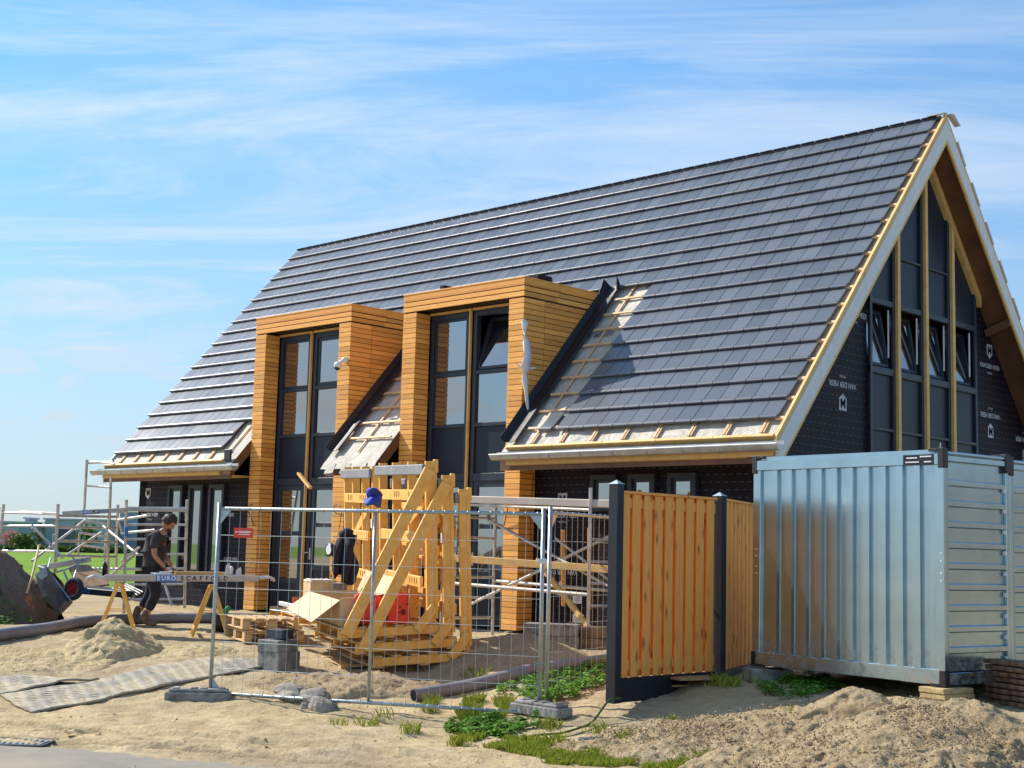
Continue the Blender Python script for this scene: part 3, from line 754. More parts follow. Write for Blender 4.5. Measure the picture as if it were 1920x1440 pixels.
# dormers
SP, SGAP, SOFF = .0885, .009, .05
def dormer(xr, open_top):
    xl = xr-DW
    back = MB()
    back.box(xl+.026, xl+WP-.022, .024, YW-.0, .05, ZH); back.box(xr-WP+.022, xr-.026, .024, YW, .05, ZH)
    zc = ZT-.02; yc = YE+(zc-ZE)/SL
    for x in (xl+.026, xr-.046):
        back.prism([(x, .024, ZE-.4), (x, .024, zc), (x, yc, zc), (x, YW+.1, zr(YW+.1))], (.02, 0, 0))
    back.box(xl+.026, xr-.026, .024, YW+.1, ZH+.01, ZT-.03); back.box(xl+.02, xr-.02, .02, yc, ZT-.03, ZT-.006)
    body = back.build('dormer_box', M['flash'], house)
    cl = MB(); z = SOFF; rr = random.Random(int(-xr*10))
    while z < ZH-.02:
        h = min(SP-SGAP, ZH-.006-z); j = lambda: rr.uniform(-.0012, .0012)
        for (a, b) in ((xl, xl+WP), (xr-WP, xr)):
            cl.box(a, b, j(), .022, z, z+h, .0025)
        zc_ = z+h; ye = YE+(z+.02-ZE)/SL if z > 3.1 else 0
        yend = max(YW-.002, ye-.02)
        for x in (xr-.024, xl+.002):
            segs = [(.0235, .50), (.508, yend)] if yend > .62 else [(.0235, yend)]
            if x < xl+.01 and yend <= YW+.01 and False: continue
            for (a, b) in segs:
                if b-a > 2.0: segs2 = [(a, a+1.1), (a+1.103, b)]
                else: segs2 = [(a, b)]
                for (a2, b2) in segs2: cl.box(x+j(), x+.022, a2, b2, z, z+h, .0025)
        for x in (xl+WP-.022, xr-WP+.002): cl.box(x, x+.02, .0235, YW-.03, z, z+h, .0025)
        z += SP
    # header boards, wider gaps
    for (a, b) in ((ZH, ZH+.078), (ZH+.094, ZH+.166), (ZH+.182, ZH+.212), (ZT-.074, ZT+.012)):
        cl.box(xl-.004, xr+.004, -.004, .02, a, b, .003)
        for x in (xr-.018, xl-.004):
            e = YE+(a-ZE)/SL-.02; cl.box(x, x+.022, .0215, e*.45, a, b, .003); cl.box(x, x+.022, e*.45+.003, e, a, b, .003)
    cl.build('cladding', M['clad'], body)
    tr = MB(); tr.box(xl-.01, xr+.01, -.012, .06, ZT+.013, ZT+.035, .004); tr.box(xr-.06, xr+.012, .06, yc, ZT+.013, ZT+.033, .004); tr.box(xl-.01, xl+.06, .06, yc, ZT+.013, ZT+.033, .004)
    tr.build('roof_trim', M['clad'], body)
    # window frames
    ol, or_ = xl+WP, xr-WP; cp = (ol+or_)/2-.10; y0, y1 = YW-.005, YW+.10
    f = MB()
    def bar(a, b, z0, z1, ya=y0, yb=y1): f.box(a, b, ya, yb, z0, z1, .006)
    wins = ((ol, cp-.035), (cp+.045, or_))
    panes = []; pans = []
    for wi, (a, b) in enumerate(wins):
        fr = .085
        bar(a, a+fr, .06, 5.33); bar(b-fr, b, .06, 5.33)
        for (z0, z1) in ((5.235, 5.33), (4.235, 4.30), (3.345, 3.41), (2.43, 2.56), (.06, .14)): bar(a+fr, b-fr, z0, z1, y0+.001, y1-.001)
        def sash(z0, z1, s=.06, yy=y0+.03):
            c, d = a+fr, b-fr
            f.box(c, d, yy, yy+.05, z1-s, z1, .004); f.box(c, d, yy, yy+.05, z0, z0+s, .004); f.box(c, c+s, yy, yy+.05, z0+s, z1-s, .004); f.box(d-s, d, yy, yy+.05, z0+s, z1-s, .004)
            return (c+s-.005, d-s+.005, z0+s-.005, z1-s+.005)
        if not (open_top and wi == 1): panes.append(sash(4.30, 5.235, .045 if wi == 0 else .07)+(0,))
        else: panes.append((a+fr+.05, b-fr-.05, 4.35, 5.18, .28))
        panes.append((a+fr-.003, b-fr+.003, 3.41, 4.235, 0))
        pans.append((a+fr-.003, b-fr+.003, 2.56, 3.345))
        # door leaf
        zt_ = 2.43; s = .10; c, d = a+fr, b-fr
        f.box(c, d, y0+.02, y0+.075, zt_-s, zt_, .004); f.box(c, c+s, y0+.02, y0+.075, .14, zt_-s, .004); f.box(d-s, d, y0+.02, y0+.075, .14, zt_-s, .004)
        zm, zb_ = (1.515, .62) if wi == 0 else (1.68, .88)
        f.box(c+s, d-s, y0+.02, y0+.075, zm-.04, zm+.04, .004); f.box(c+s, d-s, y0+.02, y0+.075, zb_-.05, zb_+.05, .004); f.box(c+s, d-s, y0+.02, y0+.075, .14, .24, .004)
        panes += [(c+s-.003, d-s+.003, zm+.037, zt_-s+.003, 0), (c+s-.003, d-s+.003, zb_+.047, zm-.037, 0)]
        pans.append((c+s-.003, d-s+.003, .23, zb_-.047))
    fo_ = f.build('window_frame', M['frame'], body)
    for (a, b, z0, z1, lean) in panes:
        g = MB()
        if lean:
            q = lambda x, z: (x, y0+.05+lean*(z-z0)/(z1-z0), z)
            fm = MB()
            for (u, v_) in ((q(a-.03, z0), q(a-.03, z1+.05)), (q(b+.03, z0), q(b+.03, z1+.05)), (q(a, z1+.03), q(b, z1+.03)), (q(a, z0-.02), q(b, z0-.02))): fm.beam(u, v_, .05, .07, (0, 1, -.2) if abs(u[0]-v_[0]) > .2 else (1, 0, 0), .004)
            fm.tube([(a-.06, y0+.06, z0+.05), (a-.06, y0+.06, z1)], .012, 6)
            fm.box(a-.12, b+.1, YW+.42, YW+.44, z0-.1, z1+.1)  # dark board stands in for the shade of the room behind
            fm.build('open_sash', M['frame'], body)
            g.prism([q(a, z0), q(b, z0), q(b, z1), q(a, z1)], (0, .012, 0))
        else: g.box(a, b, y0+.045+rr.uniform(0, .002), y0+.06, z0, z1)
        g.build('pane', M['glass'], body)
    g = MB()
    for (a, b, z0, z1) in pans: g.box(a, b, y0+.035, y0+.06, z0, z1)
    build_each(g, 'panel', M['panel'], body)
    g = MB(); g.beam((cp+.005, y0-.03, .06), (cp+.005, y0-.03, 5.37), .034, .055, (0, 1, 0), .004)
    g.box(ol, cp-.03, y0-.03, y0+.02, 5.335, ZH-.003, .003); g.box(cp+.04, or_, y0-.03, y0+.02, 5.335, ZH-.003, .003)
    g.build('centre_post', M['pine'], body)
    h = MB(); hx = cp+.045+.125; h.box(hx-.018, hx+.018, y0-.004, y0+.022, 1.03, 1.25, .006); h.tube([(hx, y0-.0, 1.16), (hx, y0-.05, 1.16), (hx-.10, y0-.05, 1.16)], .010, 8)
    h.build('door_handle', M['zinc'], body)
    # rubber flashing strip in the angle with the roof, curling off at the eave
    fl = MB(); vs = []
    n = 26
    for k in range(n+1):
        y = -.36+(2.16+.36)*k/n; wob = .010*noise.noise(Vector((y*4, xr, 0)))
        extra = .09*max(0, (y-2.0)/.16)
        for m_, (dx, dn) in enumerate(((.008, .17), (.05, .075), (.18, .065), (.27, .085), (.295, .07))):
            vs.append(RP(xr+dx+wob, y, dn+wob+extra*(1 if m_ in (0, 4) else .3)+(.10 if m_ == 4 and k == n else 0)))
    fl.add(vs, [(k*5+m_, k*5+m_+1, (k+1)*5+m_+1, (k+1)*5+m_) for k in range(n) for m_ in range(4)])
    o = fl.build('flashing', M['flash'], body); sm = o.modifiers.new('thick', 'SOLIDIFY'); sm.thickness = .012
    return body
dormer(D1R, False); dormer(D2R, True)
mb = MB()       # wall foil strip and cut felt ends hanging between the dormers
for k in range(3):
    x = D1R+.25+.42*k; mb.beam(RP(x, YE-.08, -.01), RP(x+.02, YE-.2, -.06), .22, .006, SN)
build_each(mb, 'felt_end', M['underlay'], house)
mb = MB(); mb.box(D1R-DW-.26, D1R-DW-.05, YE+.02, YE+.06, 2.86, 3.10, .01); mb.build('gutter_flap', M['black'], house)

# ------------------------------------------------------------------ things fixed to or hanging on the house
def sphere(mb, c, r, n=12, m=8, sq=(1, 1, 1)):
    c = Vector(c); vs = [c+Vector((0, 0, r*sq[2]))]
    for j in range(1, m):
        a = math.pi*j/m
        for k in range(n): b = 2*math.pi*k/n; vs.append(c+Vector((r*sq[0]*math.sin(a)*math.cos(b), r*sq[1]*math.sin(a)*math.sin(b), r*sq[2]*math.cos(a))))
    vs.append(c-Vector((0, 0, r*sq[2]))); fs = [(0, 1+k, 1+(k+1) % n) for k in range(n)]
    for j in range(m-2): fs += [(1+j*n+k, 1+(j+1)*n+k, 1+(j+1)*n+(k+1) % n, 1+j*n+(k+1) % n) for k in range(n)]
    e = len(vs)-1; b = 1+(m-2)*n; fs += [(b+k, e, b+(k+1) % n) for k in range(n)]
    mb.add(vs, fs)
cc = thing('security_camera', 'small white dome security camera on the right pillar of the left dormer', 'security camera', (-9.56, -.08, 4.55))
mb = MB(); mb.tube([(-9.50, -.004, 4.66), (-9.50, -.03, 4.66)], .055, 14); mb.tube([(-9.50, -.03, 4.66), (-9.53, -.10, 4.63), (-9.57, -.12, 4.60)], .028, 10); sphere(mb, (-9.50, -.05, 4.66), .055); mb.build('bracket', M['white_pl'], cc, smooth=True)
mb = MB(); sphere(mb, (-9.585, -.13, 4.555), .075, 14, 9); mb.build('housing', M['white_pl'], cc, smooth=True)
mb = MB(); sphere(mb, (-9.585, -.142, 4.515), .055, 14, 9); mb.build('lens_dome', M['black'], cc, smooth=True)
mb = MB(); mb.beam((-11.03, .20, 2.64), (-10.50, .08, 2.35), .045, .075, (0, 1, 0), .005)
tag(mb.build('timber_offcut', M['pine']), 'short yellow timber offcut nailed slantwise across the left dormer transom', 'timber offcut')
def drape(mb, pts, wd, ax, n=10, seed=0):        # crumpled ribbon hanging through pts
    vs = []; N_ = len(pts)
    for i, p in enumerate(pts):
        p = Vector(p); w_ = wd[i]
        for k in range(n):
            a = 2*math.pi*k/n; r_ = w_*(.75+.6*noise.noise(Vector((i*.9+seed, k*1.3, seed))))
            vs.append(p+Vector(ax)*(math.cos(a)*r_)+Vector((ax[1], -ax[0], 0))*(math.sin(a)*r_*.45))
    mb.add(vs, [(i*n+k, i*n+(k+1) % n, (i+1)*n+(k+1) % n, (i+1)*n+k) for i in range(N_-1) for k in range(n)]+[tuple(range(n)), tuple(reversed(range((N_-1)*n, N_*n)))])
mb = MB(); X = -5.03
drape(mb, [(X, -.06, 4.98), (X, -.03, 4.93), (X, -.05, 4.80), (X+.02, -.05, 4.72)], [.03, .10, .06, .035], (0, 1, 0), 10, 2)
drape(mb, [(X+.02, -.05, 4.72), (X+.03, -.03, 4.60), (X+.03, .0, 4.4), (X+.03, -.03, 4.18), (X+.03, -.02, 4.12)], [.03, .09, .11, .12, .02], (0, 1, 0), 12, 5)
drape(mb, [(X+.03, -.05, 4.2), (X+.02, -.03, 4.0), (X, .03, 3.80), (X, .06, 3.62), (X, .10, 3.46)], [.03, .08, .06, .05, .012], (0, 1, 0), 10, 8)
drape(mb, [(X+.03, -.02, 4.18), (X+.03, .12, 4.2), (X+.02, .25, 4.22)], [.02, .03, .008], (0, .3, 1), 7, 11)
drape(mb, [(X+.03, -.06, 4.18), (X+.0, -.14, 4.2), (X-.1, -.15, 4.28)], [.02, .02, .006], (0, .3, 1), 7, 12)
tag(mb.build('plastic_wrap', M['film'], smooth=True), 'knotted clear plastic wrap hanging on the corner of the right dormer', 'plastic wrap')
def cable(name, label, pts, r=.007, mat='black', sm=14):
    P_ = [Vector(p) for p in pts]; o = []
    for i in range(len(P_)-1):
        a = P_[max(i-1, 0)]; b = P_[i]; c = P_[i+1]; d = P_[min(i+2, len(P_)-1)]
        for k in range(sm):
            t_ = k/sm; o.append(.5*((2*b)+(c-a)*t_+(2*a-5*b+4*c-d)*t_*t_+(3*b-a-3*c+d)*t_**3))
    o.append(P_[-1]); mb = MB(); mb.tube(o, r, 7)
    return tag(mb.build(name, M[mat], smooth=True), label, 'cable' if name == 'cable' else name.replace('_', ' '))
def pY(px, py, y):
    r = ray(px, py); return CAM+r*((y-CAM.y)/r.y)
cable('cable', 'thin black cable looping out of the left pillar of the left dormer', [pY(476, 985, -.02), pY(470, 968, -.06), pY(465, 957, -.06), pY(468, 948, -.05), pY(474, 946, -.03)], .008)
cable('cable', 'thin black cable hanging from the left dormer right pillar to the work lamp', [pY(622, 955, -.02), pY(632, 946, -.08), pY(640, 958, -.12), pY(634, 1000, -.3), pY(628, 1025, -.8)], .007)
cable('cable', 'thin black cable looping out of the right pillar of the right dormer', [pY(945, 985, -.02), pY(950, 962, -.06), pY(955, 945, -.07), pY(962, 944, -.06), pY(968, 957, -.02)], .008)
cable('cable', 'brown cable running down the shaded side of the right dormer pillar', [Vector((D2R+.01, .30, 2.5)), Vector((D2R+.015, .28, 2.2)), Vector((D2R+.01, .27, 1.7)), Vector((D2R+.02, .29, 1.45))], .007, 'ply')
mb = MB()
for (px, py, w_, y) in ((858, 536, .30, 1.45),): pass
for (x, y, z, wd) in ((-7.05, .55, ZT+.035, .36),):
    for k in range(3): mb.obox((x+.02*k, y, z+.02+.034*k), (wd-.03*k, .28, .028), ID3, .006)
tag(mb.build('roofing_sheet_pile', M['black']), 'smaller stack of black roofing pieces on the flat top of the right dormer', 'roofing pieces', 'black roofing pieces lying on the right dormer')
mb = MB()
for (x, y, z, wd) in ((-5.38, .55, ZT+.035, .46),):
    for k in range(3): mb.obox((x+.02*k, y, z+.02+.034*k), (wd-.04*k, .36, .028), ID3, .006)
tag(mb.build('roofing_sheet_pile', M['black']), 'larger stack of black roofing pieces on the right corner of the right dormer', 'roofing pieces', 'black roofing pieces lying on the right dormer')

# ------------------------------------------------------------------ pipes, mats, sand heaps, rubble
def ground_tube(name, label, pix, r, mat, cat='pipe', n=14, lift=None, sm=10, parts=None):
    P_ = [gp(*p) for p in pix]
    for p in P_: p.z = p.z+(lift if lift is not None else r*.9)
    o = []
    for i in range(len(P_)-1):
        a = P_[max(i-1, 0)]; b = P_[i]; c = P_[i+1]; d = P_[min(i+2, len(P_)-1)]
        for k in range(sm):
            t_ = k/sm; q = .5*((2*b)+(c-a)*t_+(2*a-5*b+4*c-d)*t_*t_+(3*b-a-3*c+d)*t_**3); o.append(q)
    o.append(P_[-1]); mb = MB(); mb.tube(o, r, n, caps=False)
    inn = MB(); inn.tube(o, r*.88, n, caps=False)
    mb.v += inn.v; base = len(mb.v)-len(inn.v); mb.f += [tuple(reversed([base+i for i in f])) for f in inn.f]; mb.m += [0]*len(inn.f)
    e = len(o)-1
    for k in range(n):
        mb.f.append((k, (k+1) % n, base+(k+1) % n, base+k)); mb.m.append(0)
        mb.f.append((e*n+(k+1) % n, e*n+k, base+e*n+k, base+e*n+(k+1) % n)); mb.m.append(0)
    return tag(mb.build(name, M[mat], smooth=True), label, cat), o
ground_tube('drain_pipe', 'long grey plastic pipe curving across the sand from the left edge past the trestles', [(-60, 1214), (0, 1204), (90, 1190), (170, 1176), (300, 1170), (420, 1170), (520, 1168)], .082, 'pvc')
pp, pts = ground_tube('drain_pipe', 'straight grey plastic pipe lying behind the mesh fence with its open end facing us', [(775, 1319), (880, 1296), (1000, 1270), (1135, 1249), (1230, 1234)], .072, 'pvc')
mb = MB(); mb.tube([pts[18], pts[18]+(pts[19]-pts[18]).normalized()*.16], .080, 16); mb.build('socket', M['pvc'], pp, smooth=True)
mb = MB(); mb.tube([gp(700, 1200), gp(760, 1196)], .03, 6)

def patch_mat(name, label, quad, thick=.02, curl=()):      # thick ribbed mat laid over the ground; quad in photo pixels
    c = [gp(*q) for q in quad]; n = 30; m = 12; top = []
    for i in range(n+1):
        for j in range(m+1):
            u, v_ = i/n, j/m
            p = (c[0]*(1-u)+c[1]*u)*(1-v_)+(c[3]*(1-u)+c[2]*u)*v_
            p.z = gz(p)+.03+.012*noise.noise(Vector((p.x*1.5, p.y*1.5, 3)))
            for (cu, cv, h_, s_) in curl: p.z += h_*math.exp(-((u-cu)**2+((v_-cv)*.6)**2)/s_**2)
            top.append(p)
    mb = MB(); mb.add(top, [(i*(m+1)+j, (i+1)*(m+1)+j, (i+1)*(m+1)+j+1, i*(m+1)+j+1) for i in range(n) for j in range(m)])
    o = mb.build(name, M['mat'], smooth=True); s_ = o.modifiers.new('t', 'SOLIDIFY'); s_.thickness = thick; s_.offset = 1
    return tag(o, label, 'ground mat', 'ribbed ground mats on the sand')
patch_mat('ground_mat', 'long ribbed grey ground mat running diagonally over the sand to the concrete blocks', [(62, 1337), (0, 1312), (395, 1236), (520, 1246)], .022, ((0.55, 1.0, .03, .4),))
patch_mat('ground_mat', 'short ribbed ground mat at the left edge with a curled up side', [(0, 1310), (-90, 1300), (-60, 1275), (185, 1277)], .022, ((.0, 0.6, .05, .25), (.6, 1, .03, .3)))
mb = MB()
for i in range(16):
    pass
def heap(name, label, mat, c, sl, sd, h, st, amp, seed, cat, lean=(0, 0), rough=1.0, sharp=1.0, kind=None, rot=0):
    # a heightfield heap on the ground, centre c=(l,d), half sizes sl, sd
    nx = int(2*sl/st); ny = int(2*sd/st); vs = []; ca, sa = math.cos(rot), math.sin(rot)
    for i in range(nx+1):
        for j in range(ny+1):
            u = -1+2*i/nx; v_ = -1+2*j/ny; a, b = u*sl, v_*sd
            l = c[0]+a*ca-b*sa; d = c[1]+a*sa+b*ca
            p = Vector((l, d, seed)); e = (u*u+v_*v_)
            e *= 1+.35*noise.noise(p*1.3)
            k = max(0, 1-e**.5) if sharp < 1 else max(0, 1-e)
            k = k**(1.0 if sharp < 1 else 1.2)
            f = noise.noise(p*2.2)*.5+noise.noise(p*5.3)*.30+(abs(noise.noise(p*11))-.25)*.30+(abs(noise.noise(p*23))-.25)*.20+noise.noise(p*47)*.08
            z = ground(l, d, False)+h*k*(1+.25*noise.noise(p*1.7))+amp*f*rough*min(1, k*4)-.05*(1-min(1, k*6))
            dl = amp*.5*noise.noise(p*9+Vector((3, 3, 3)))*min(1, k*4)
            vs.append(LD(l+dl, d+dl, z))
    mb = MB(); mb.add(vs, [(i*(ny+1)+j, (i+1)*(ny+1)+j, (i+1)*(ny+1)+j+1, i*(ny+1)+j+1) for i in range(nx) for j in range(ny)])
    return tag(mb.build(name, M[mat], smooth=True), label, cat, kind=kind)
heap('sand_pile', 'small pointed heap of pale sand in front of the trestles', 'palesand', (-4.9, 17.8), .68, .85, .46, .022, .12, 3, 'sand pile', sharp=.5)
heap('sand_pile', 'low lumpy spread of pale sand left of the pointed heap', 'palesand', (-5.6, 17.1), 1.05, .8, .07, .025, .10, 9, 'sand pile')
heap('sand_pile', 'low lumpy sand ridge just left of the mesh fence', 'palesand', (-3.95, 17.9), .65, .6, .06, .025, .10, 14, 'sand pile')
heap('dirt_heap', 'tall dark grey heap of soil at the left edge behind the shovel', 'darksoil', (-8.75, 22.2), 1.75, 2.0, 1.45, .04, .16, 21, 'dirt heap')
heap('dirt_heap', 'large light brown heap of clods in the right foreground', 'clay', (3.2, 11.1), 1.75, 1.45, .42, .018, .125, 33, 'dirt heap')
heap('dirt_heap', 'low rough ridge of clods in front of the wooden fence', 'clay', (1.75, 12.75), 1.5, .8, .16, .018, .12, 41, 'dirt heap')
heap('dirt_heap', 'low lump of clods between the fence ridge and the big heap', 'clay', (2.2, 11.65), .9, .6, .22, .02, .13, 47, 'dirt heap')
heap('dirt_heap', 'small grey heap of soil in the shade of the container', 'clay', (3.0, 12.7), .60, .45, .20, .016, .11, 55, 'dirt heap')
heap('dirt_heap', 'rough sand bank behind the mesh fence left of the pallets', 'clay', (-1.75, 15.95), 1.25, .7, .16, .025, .13, 61, 'dirt heap')
heap('dirt_heap', 'grey sandy mound behind the racks beside the right dormer pillar', 'clay', (.0, 17.5), 1.15, 1.1, .17, .03, .06, 67, 'dirt heap')
def rock(name, label, p, r, seed, sq=(1, 1, .7), cat='rubble lump'):
    bm_v = []; mb = MB(); sphere(mb, (0, 0, 0), 1, 14, 9); vs = []
    for v_ in mb.v:
        q = Vector(v_); k = 1+.35*noise.noise(q*1.2+Vector((seed, 0, 0)))+.15*noise.noise(q*3+Vector((seed, 5, 0)))
        vs.append(Vector((q.x*sq[0], q.y*sq[1], q.z*sq[2]))*(k*r)+p)
    mb.v = [tuple(a) for a in vs]; return tag(mb.build(name, M['rock'], smooth=False), label, cat, 'lumps of rubble by the mesh fence')
for i, (px, py, r_, sq, lb) in enumerate(((548, 1306, .16, (1.5, 1, .6), 'widest flat lump of rubble under the mesh fence rail'), (588, 1312, .17, (1.3, 1, .6), 'lump of rubble between the flat lump and the pale stone'), (606, 1326, .13, (1.3, 1, .75), 'pale round stone at the right end of the rubble by the mesh fence'), (560, 1288, .10, (1, 1, 1), 'upright pointed lump of rubble behind the mesh fence'), (572, 1324, .06, (1, 1, .7), 'small stone in front of the rubble under the mesh fence'))):
    rock('rubble_lump', lb, gp(px, py, r_*.15), r_, i*3.1, sq)
# loose clods and pebbles strewn on the ground
mb = MB(); rn = random.Random(5)
for i in range(2000):
    l = rn.uniform(-6.5, 5); d = rn.uniform(10.9, 18.5); r_ = rn.choice((.003, .004, .005, .006, .008, .016))*(.6+.8*rn.random())
    if l > .6 and d < 13.5: r_ *= 1.6
    c = LD(l, d, ground(l, d)+r_*.3); a = rn.uniform(0, 6); vs = []
    for q in ((1, 0, 0), (-.5, .87, 0), (-.5, -.87, 0), (0, 0, 1), (0, 0, -1)):
        x_, y_ = q[0]*math.cos(a)-q[1]*math.sin(a), q[0]*math.sin(a)+q[1]*math.cos(a)
        vs.append(c+Vector((x_*rn.uniform(.7, 1.4), y_*rn.uniform(.7, 1.3), q[2]*rn.uniform(.5, .8)))*r_)
    mb.add(vs, [(0, 1, 3), (1, 2, 3), (2, 0, 3), (1, 0, 4), (2, 1, 4), (0, 2, 4)])
mb.build('pebbles', M['palesand'], loc=(0, 0, 0), kind='stuff')
mb = MB()
for i in range(5200):
    if rn.random() < .62: l = rn.gauss(3.1, .8); d = rn.gauss(11.0, .5)
    else: l = rn.gauss(1.75, .65); d = rn.gauss(12.6, .3)
    if d < 9.6: continue
    r_ = rn.choice((.004, .006, .008, .010, .014))
    # height of the heaps at this spot
    z = ground(l, d, False)
    for (c0, s0, h0) in (((3.2, 11.1), (1.75, 1.45), .42), ((1.75, 12.75), (1.5, .8), .16), ((2.2, 11.65), (.9, .6), .22)):
        e = ((l-c0[0])/s0[0])**2+((d-c0[1])/s0[1])**2; z = max(z, ground(l, d, False)+h0*max(0, 1-e)**1.2)
    c = LD(l, d, z+r_*.6+rn.uniform(-.01, .035)); a = rn.uniform(0, 6); vs = []
    for q in ((1, 0, 0), (-.5, .87, 0), (-.5, -.87, 0), (0, 0, 1), (0, 0, -1)):
        x_, y_ = q[0]*math.cos(a)-q[1]*math.sin(a), q[0]*math.sin(a)+q[1]*math.cos(a)
        vs.append(c+Vector((x_*rn.uniform(.7, 1.4), y_*rn.uniform(.7, 1.3), q[2]*rn.uniform(.5, 1)))*r_)
    mb.add(vs, [(0, 1, 3), (1, 2, 3), (2, 0, 3), (1, 0, 4), (2, 1, 4), (0, 2, 4)])
mb.build('clods', M['clay'], loc=(0, 0, 0), kind='stuff')

# vegetation
def inpoly(x, y, P_):
    c = False; j = len(P_)-1
    for i in range(len(P_)):
        if (P_[i][1] > y) != (P_[j][1] > y) and x < (P_[j][0]-P_[i][0])*(y-P_[i][1])/(P_[j][1]-P_[i][1])+P_[i][0]: c = not c
        j = i
    return c
def region(pix):
    P_ = [to_ld(*gp(*p).xy) for p in pix]; return P_
def scatter(P_, n, rn, edge=.25):
    x0, x1 = min(p[0] for p in P_), max(p[0] for p in P_); y0, y1 = min(p[1] for p in P_), max(p[1] for p in P_); o = []
    while len(o) < n:
        x, y = rn.uniform(x0, x1), rn.uniform(y0, y1); q = Vector((x, y, 7))
        xx = x+edge*noise.noise(q*3); yy = y+edge*noise.noise(q*3+Vector((9, 0, 0)))
        if inpoly(xx, yy, P_): o.append((x, y))
    return o
def leaves(name, P_, n, seed, hmax=.09, size=.019, mat='clover'):
    rn = random.Random(seed); mb = MB()
    for (l, d) in scatter(P_, n, rn, .55):
        if noise.noise(Vector((l*6, d*6, seed))) < -.28+.2*rn.random(): continue
        z = ground(l, d)+hmax*(rn.random()**.6)*(.45+.9*abs(noise.noise(Vector((l*5, d*5, 0)))))
        c = LD(l, d, z); s_ = size*rn.uniform(.6, 1.3); a = rn.uniform(0, 6.3); u = Vector((math.cos(a), math.sin(a), rn.uniform(-.5, .5))); v_ = Vector((-math.sin(a), math.cos(a), rn.uniform(-.4, .6)))
        mb.add([c-u*s_, c-v_*s_*.8, c+u*s_, c+v_*s_*.8], [(0, 1, 2, 3)])
    return mb.build(name, M[mat], loc=(0, 0, 0), kind='stuff')
def blades(name, pts, seed, h=(.05, .12), w_=.004, mat='grass', per=1):
    rn = random.Random(seed); mb = MB()
    for (l, d) in pts:
        z = ground(l, d)-.005
        for _ in range(per):
            a = rn.uniform(0, 6.3); hh = rn.uniform(*h); le = rn.uniform(.1, .8)*hh; c = LD(l+rn.uniform(-.015, .015), d+rn.uniform(-.015, .015), z)
            s_ = Vector((math.cos(a), math.sin(a), 0))*w_; f_ = Vector((-math.sin(a), math.cos(a), 0))*le
            mb.add([c-s_, c+s_, c+s_*.7+f_*.35+Vector((0, 0, hh*.6)), c+f_+Vector((0, 0, hh)), c-s_*.7+f_*.35+Vector((0, 0, hh*.6))], [(0, 1, 2, 3, 4)])
    return mb.build(name, M[mat], loc=(0, 0, 0), kind='stuff')
rA = region([(828, 1360), (850, 1348), (930, 1350), (1005, 1354), (1012, 1372), (960, 1386), (880, 1380)])
rB = region([(930, 1305), (990, 1272), (1060, 1262), (1135, 1248), (1135, 1290), (1095, 1312), (1030, 1330), (975, 1308)])
rC = region([(1425, 1293), (1470, 1276), (1560, 1272), (1572, 1292), (1540, 1308), (1450, 1306)])
leaves('ground_cover', rA, 5200, 1, .10); leaves('ground_cover', rB, 7500, 2, .15); leaves('ground_cover', rC, 3600, 3, .12)
rD = region([(850, 1384), (920, 1378), (1000, 1392), (1090, 1404), (1160, 1404), (1290, 1432), (1240, 1446), (1080, 1440), (960, 1420)])
rE = region([(1230, 1416), (1330, 1404), (1350, 1420), (1280, 1426)]); rF = region([(860, 1318), (960, 1316), (1000, 1336), (960, 1352), (880, 1350)])
rn = random.Random(8); P2 = [p for p in scatter(rD, 6500, rn, .35) if noise.noise(Vector((p[0]*3.0, p[1]*3.0, 2))) > -.05]
blades('grass', P2+scatter(rE, 900, rn), 4, (.025, .075), .005, per=2); blades('grass', [p for p in scatter(rF, 1800, rn, .3) if noise.noise(Vector((p[0]*4, p[1]*4, 5))) > .02], 5, (.04, .12), .005, per=2)
tuft = []
for (px, py, n) in ((690, 1365, 22), (772, 1374, 30), (718, 1348, 12), (640, 1364, 14), (805, 1334, 40), (812, 1322, 30), (1348, 1283, 60), (1372, 1286, 40), (1030, 1372, 40), (1040, 1395, 30), (1170, 1398, 60), (1260, 1360, 30), (1480, 1352, 30), (905, 1268, 16), (880, 1262, 12), (1410, 1405, 60), (1120, 1376, 24), (860, 1395, 50), (1320, 1428, 60), (1450, 1424, 50)):
    l, d = to_ld(*gp(px, py).xy)
    tuft += [(l+rn.gauss(0, .05), d+rn.gauss(0, .06)) for _ in range(n)]
blades('grass', tuft, 6, (.05, .13), .004, per=2)
# green weeds on the shoulder of the left soil heap
wd = []
for i in range(260): wd.append((rn.gauss(-7.55, .22), rn.gauss(20.9, .3)))
def heapz(l, d): 
    e = ((l+8.75)/1.75)**2+((d-22.2)/2.0)**2; return ground(l, d, False)+1.45*max(0, 1-e)**1.2
mb = MB()
for (l, d) in wd:
    c = LD(l, d, heapz(l, d)+rn.uniform(.0, .12)); s_ = rn.uniform(.025, .05); a = rn.uniform(0, 6.3); u = Vector((math.cos(a), math.sin(a), rn.uniform(-.5, .5))); v_ = Vector((-math.sin(a), math.cos(a), rn.uniform(-.4, .6)))
    mb.add([c-u*s_, c-v_*s_*.8, c+u*s_, c+v_*s_*.8], [(0, 1, 2, 3)])
mb.build('weeds', M['clover'], loc=(0, 0, 0), kind='stuff')

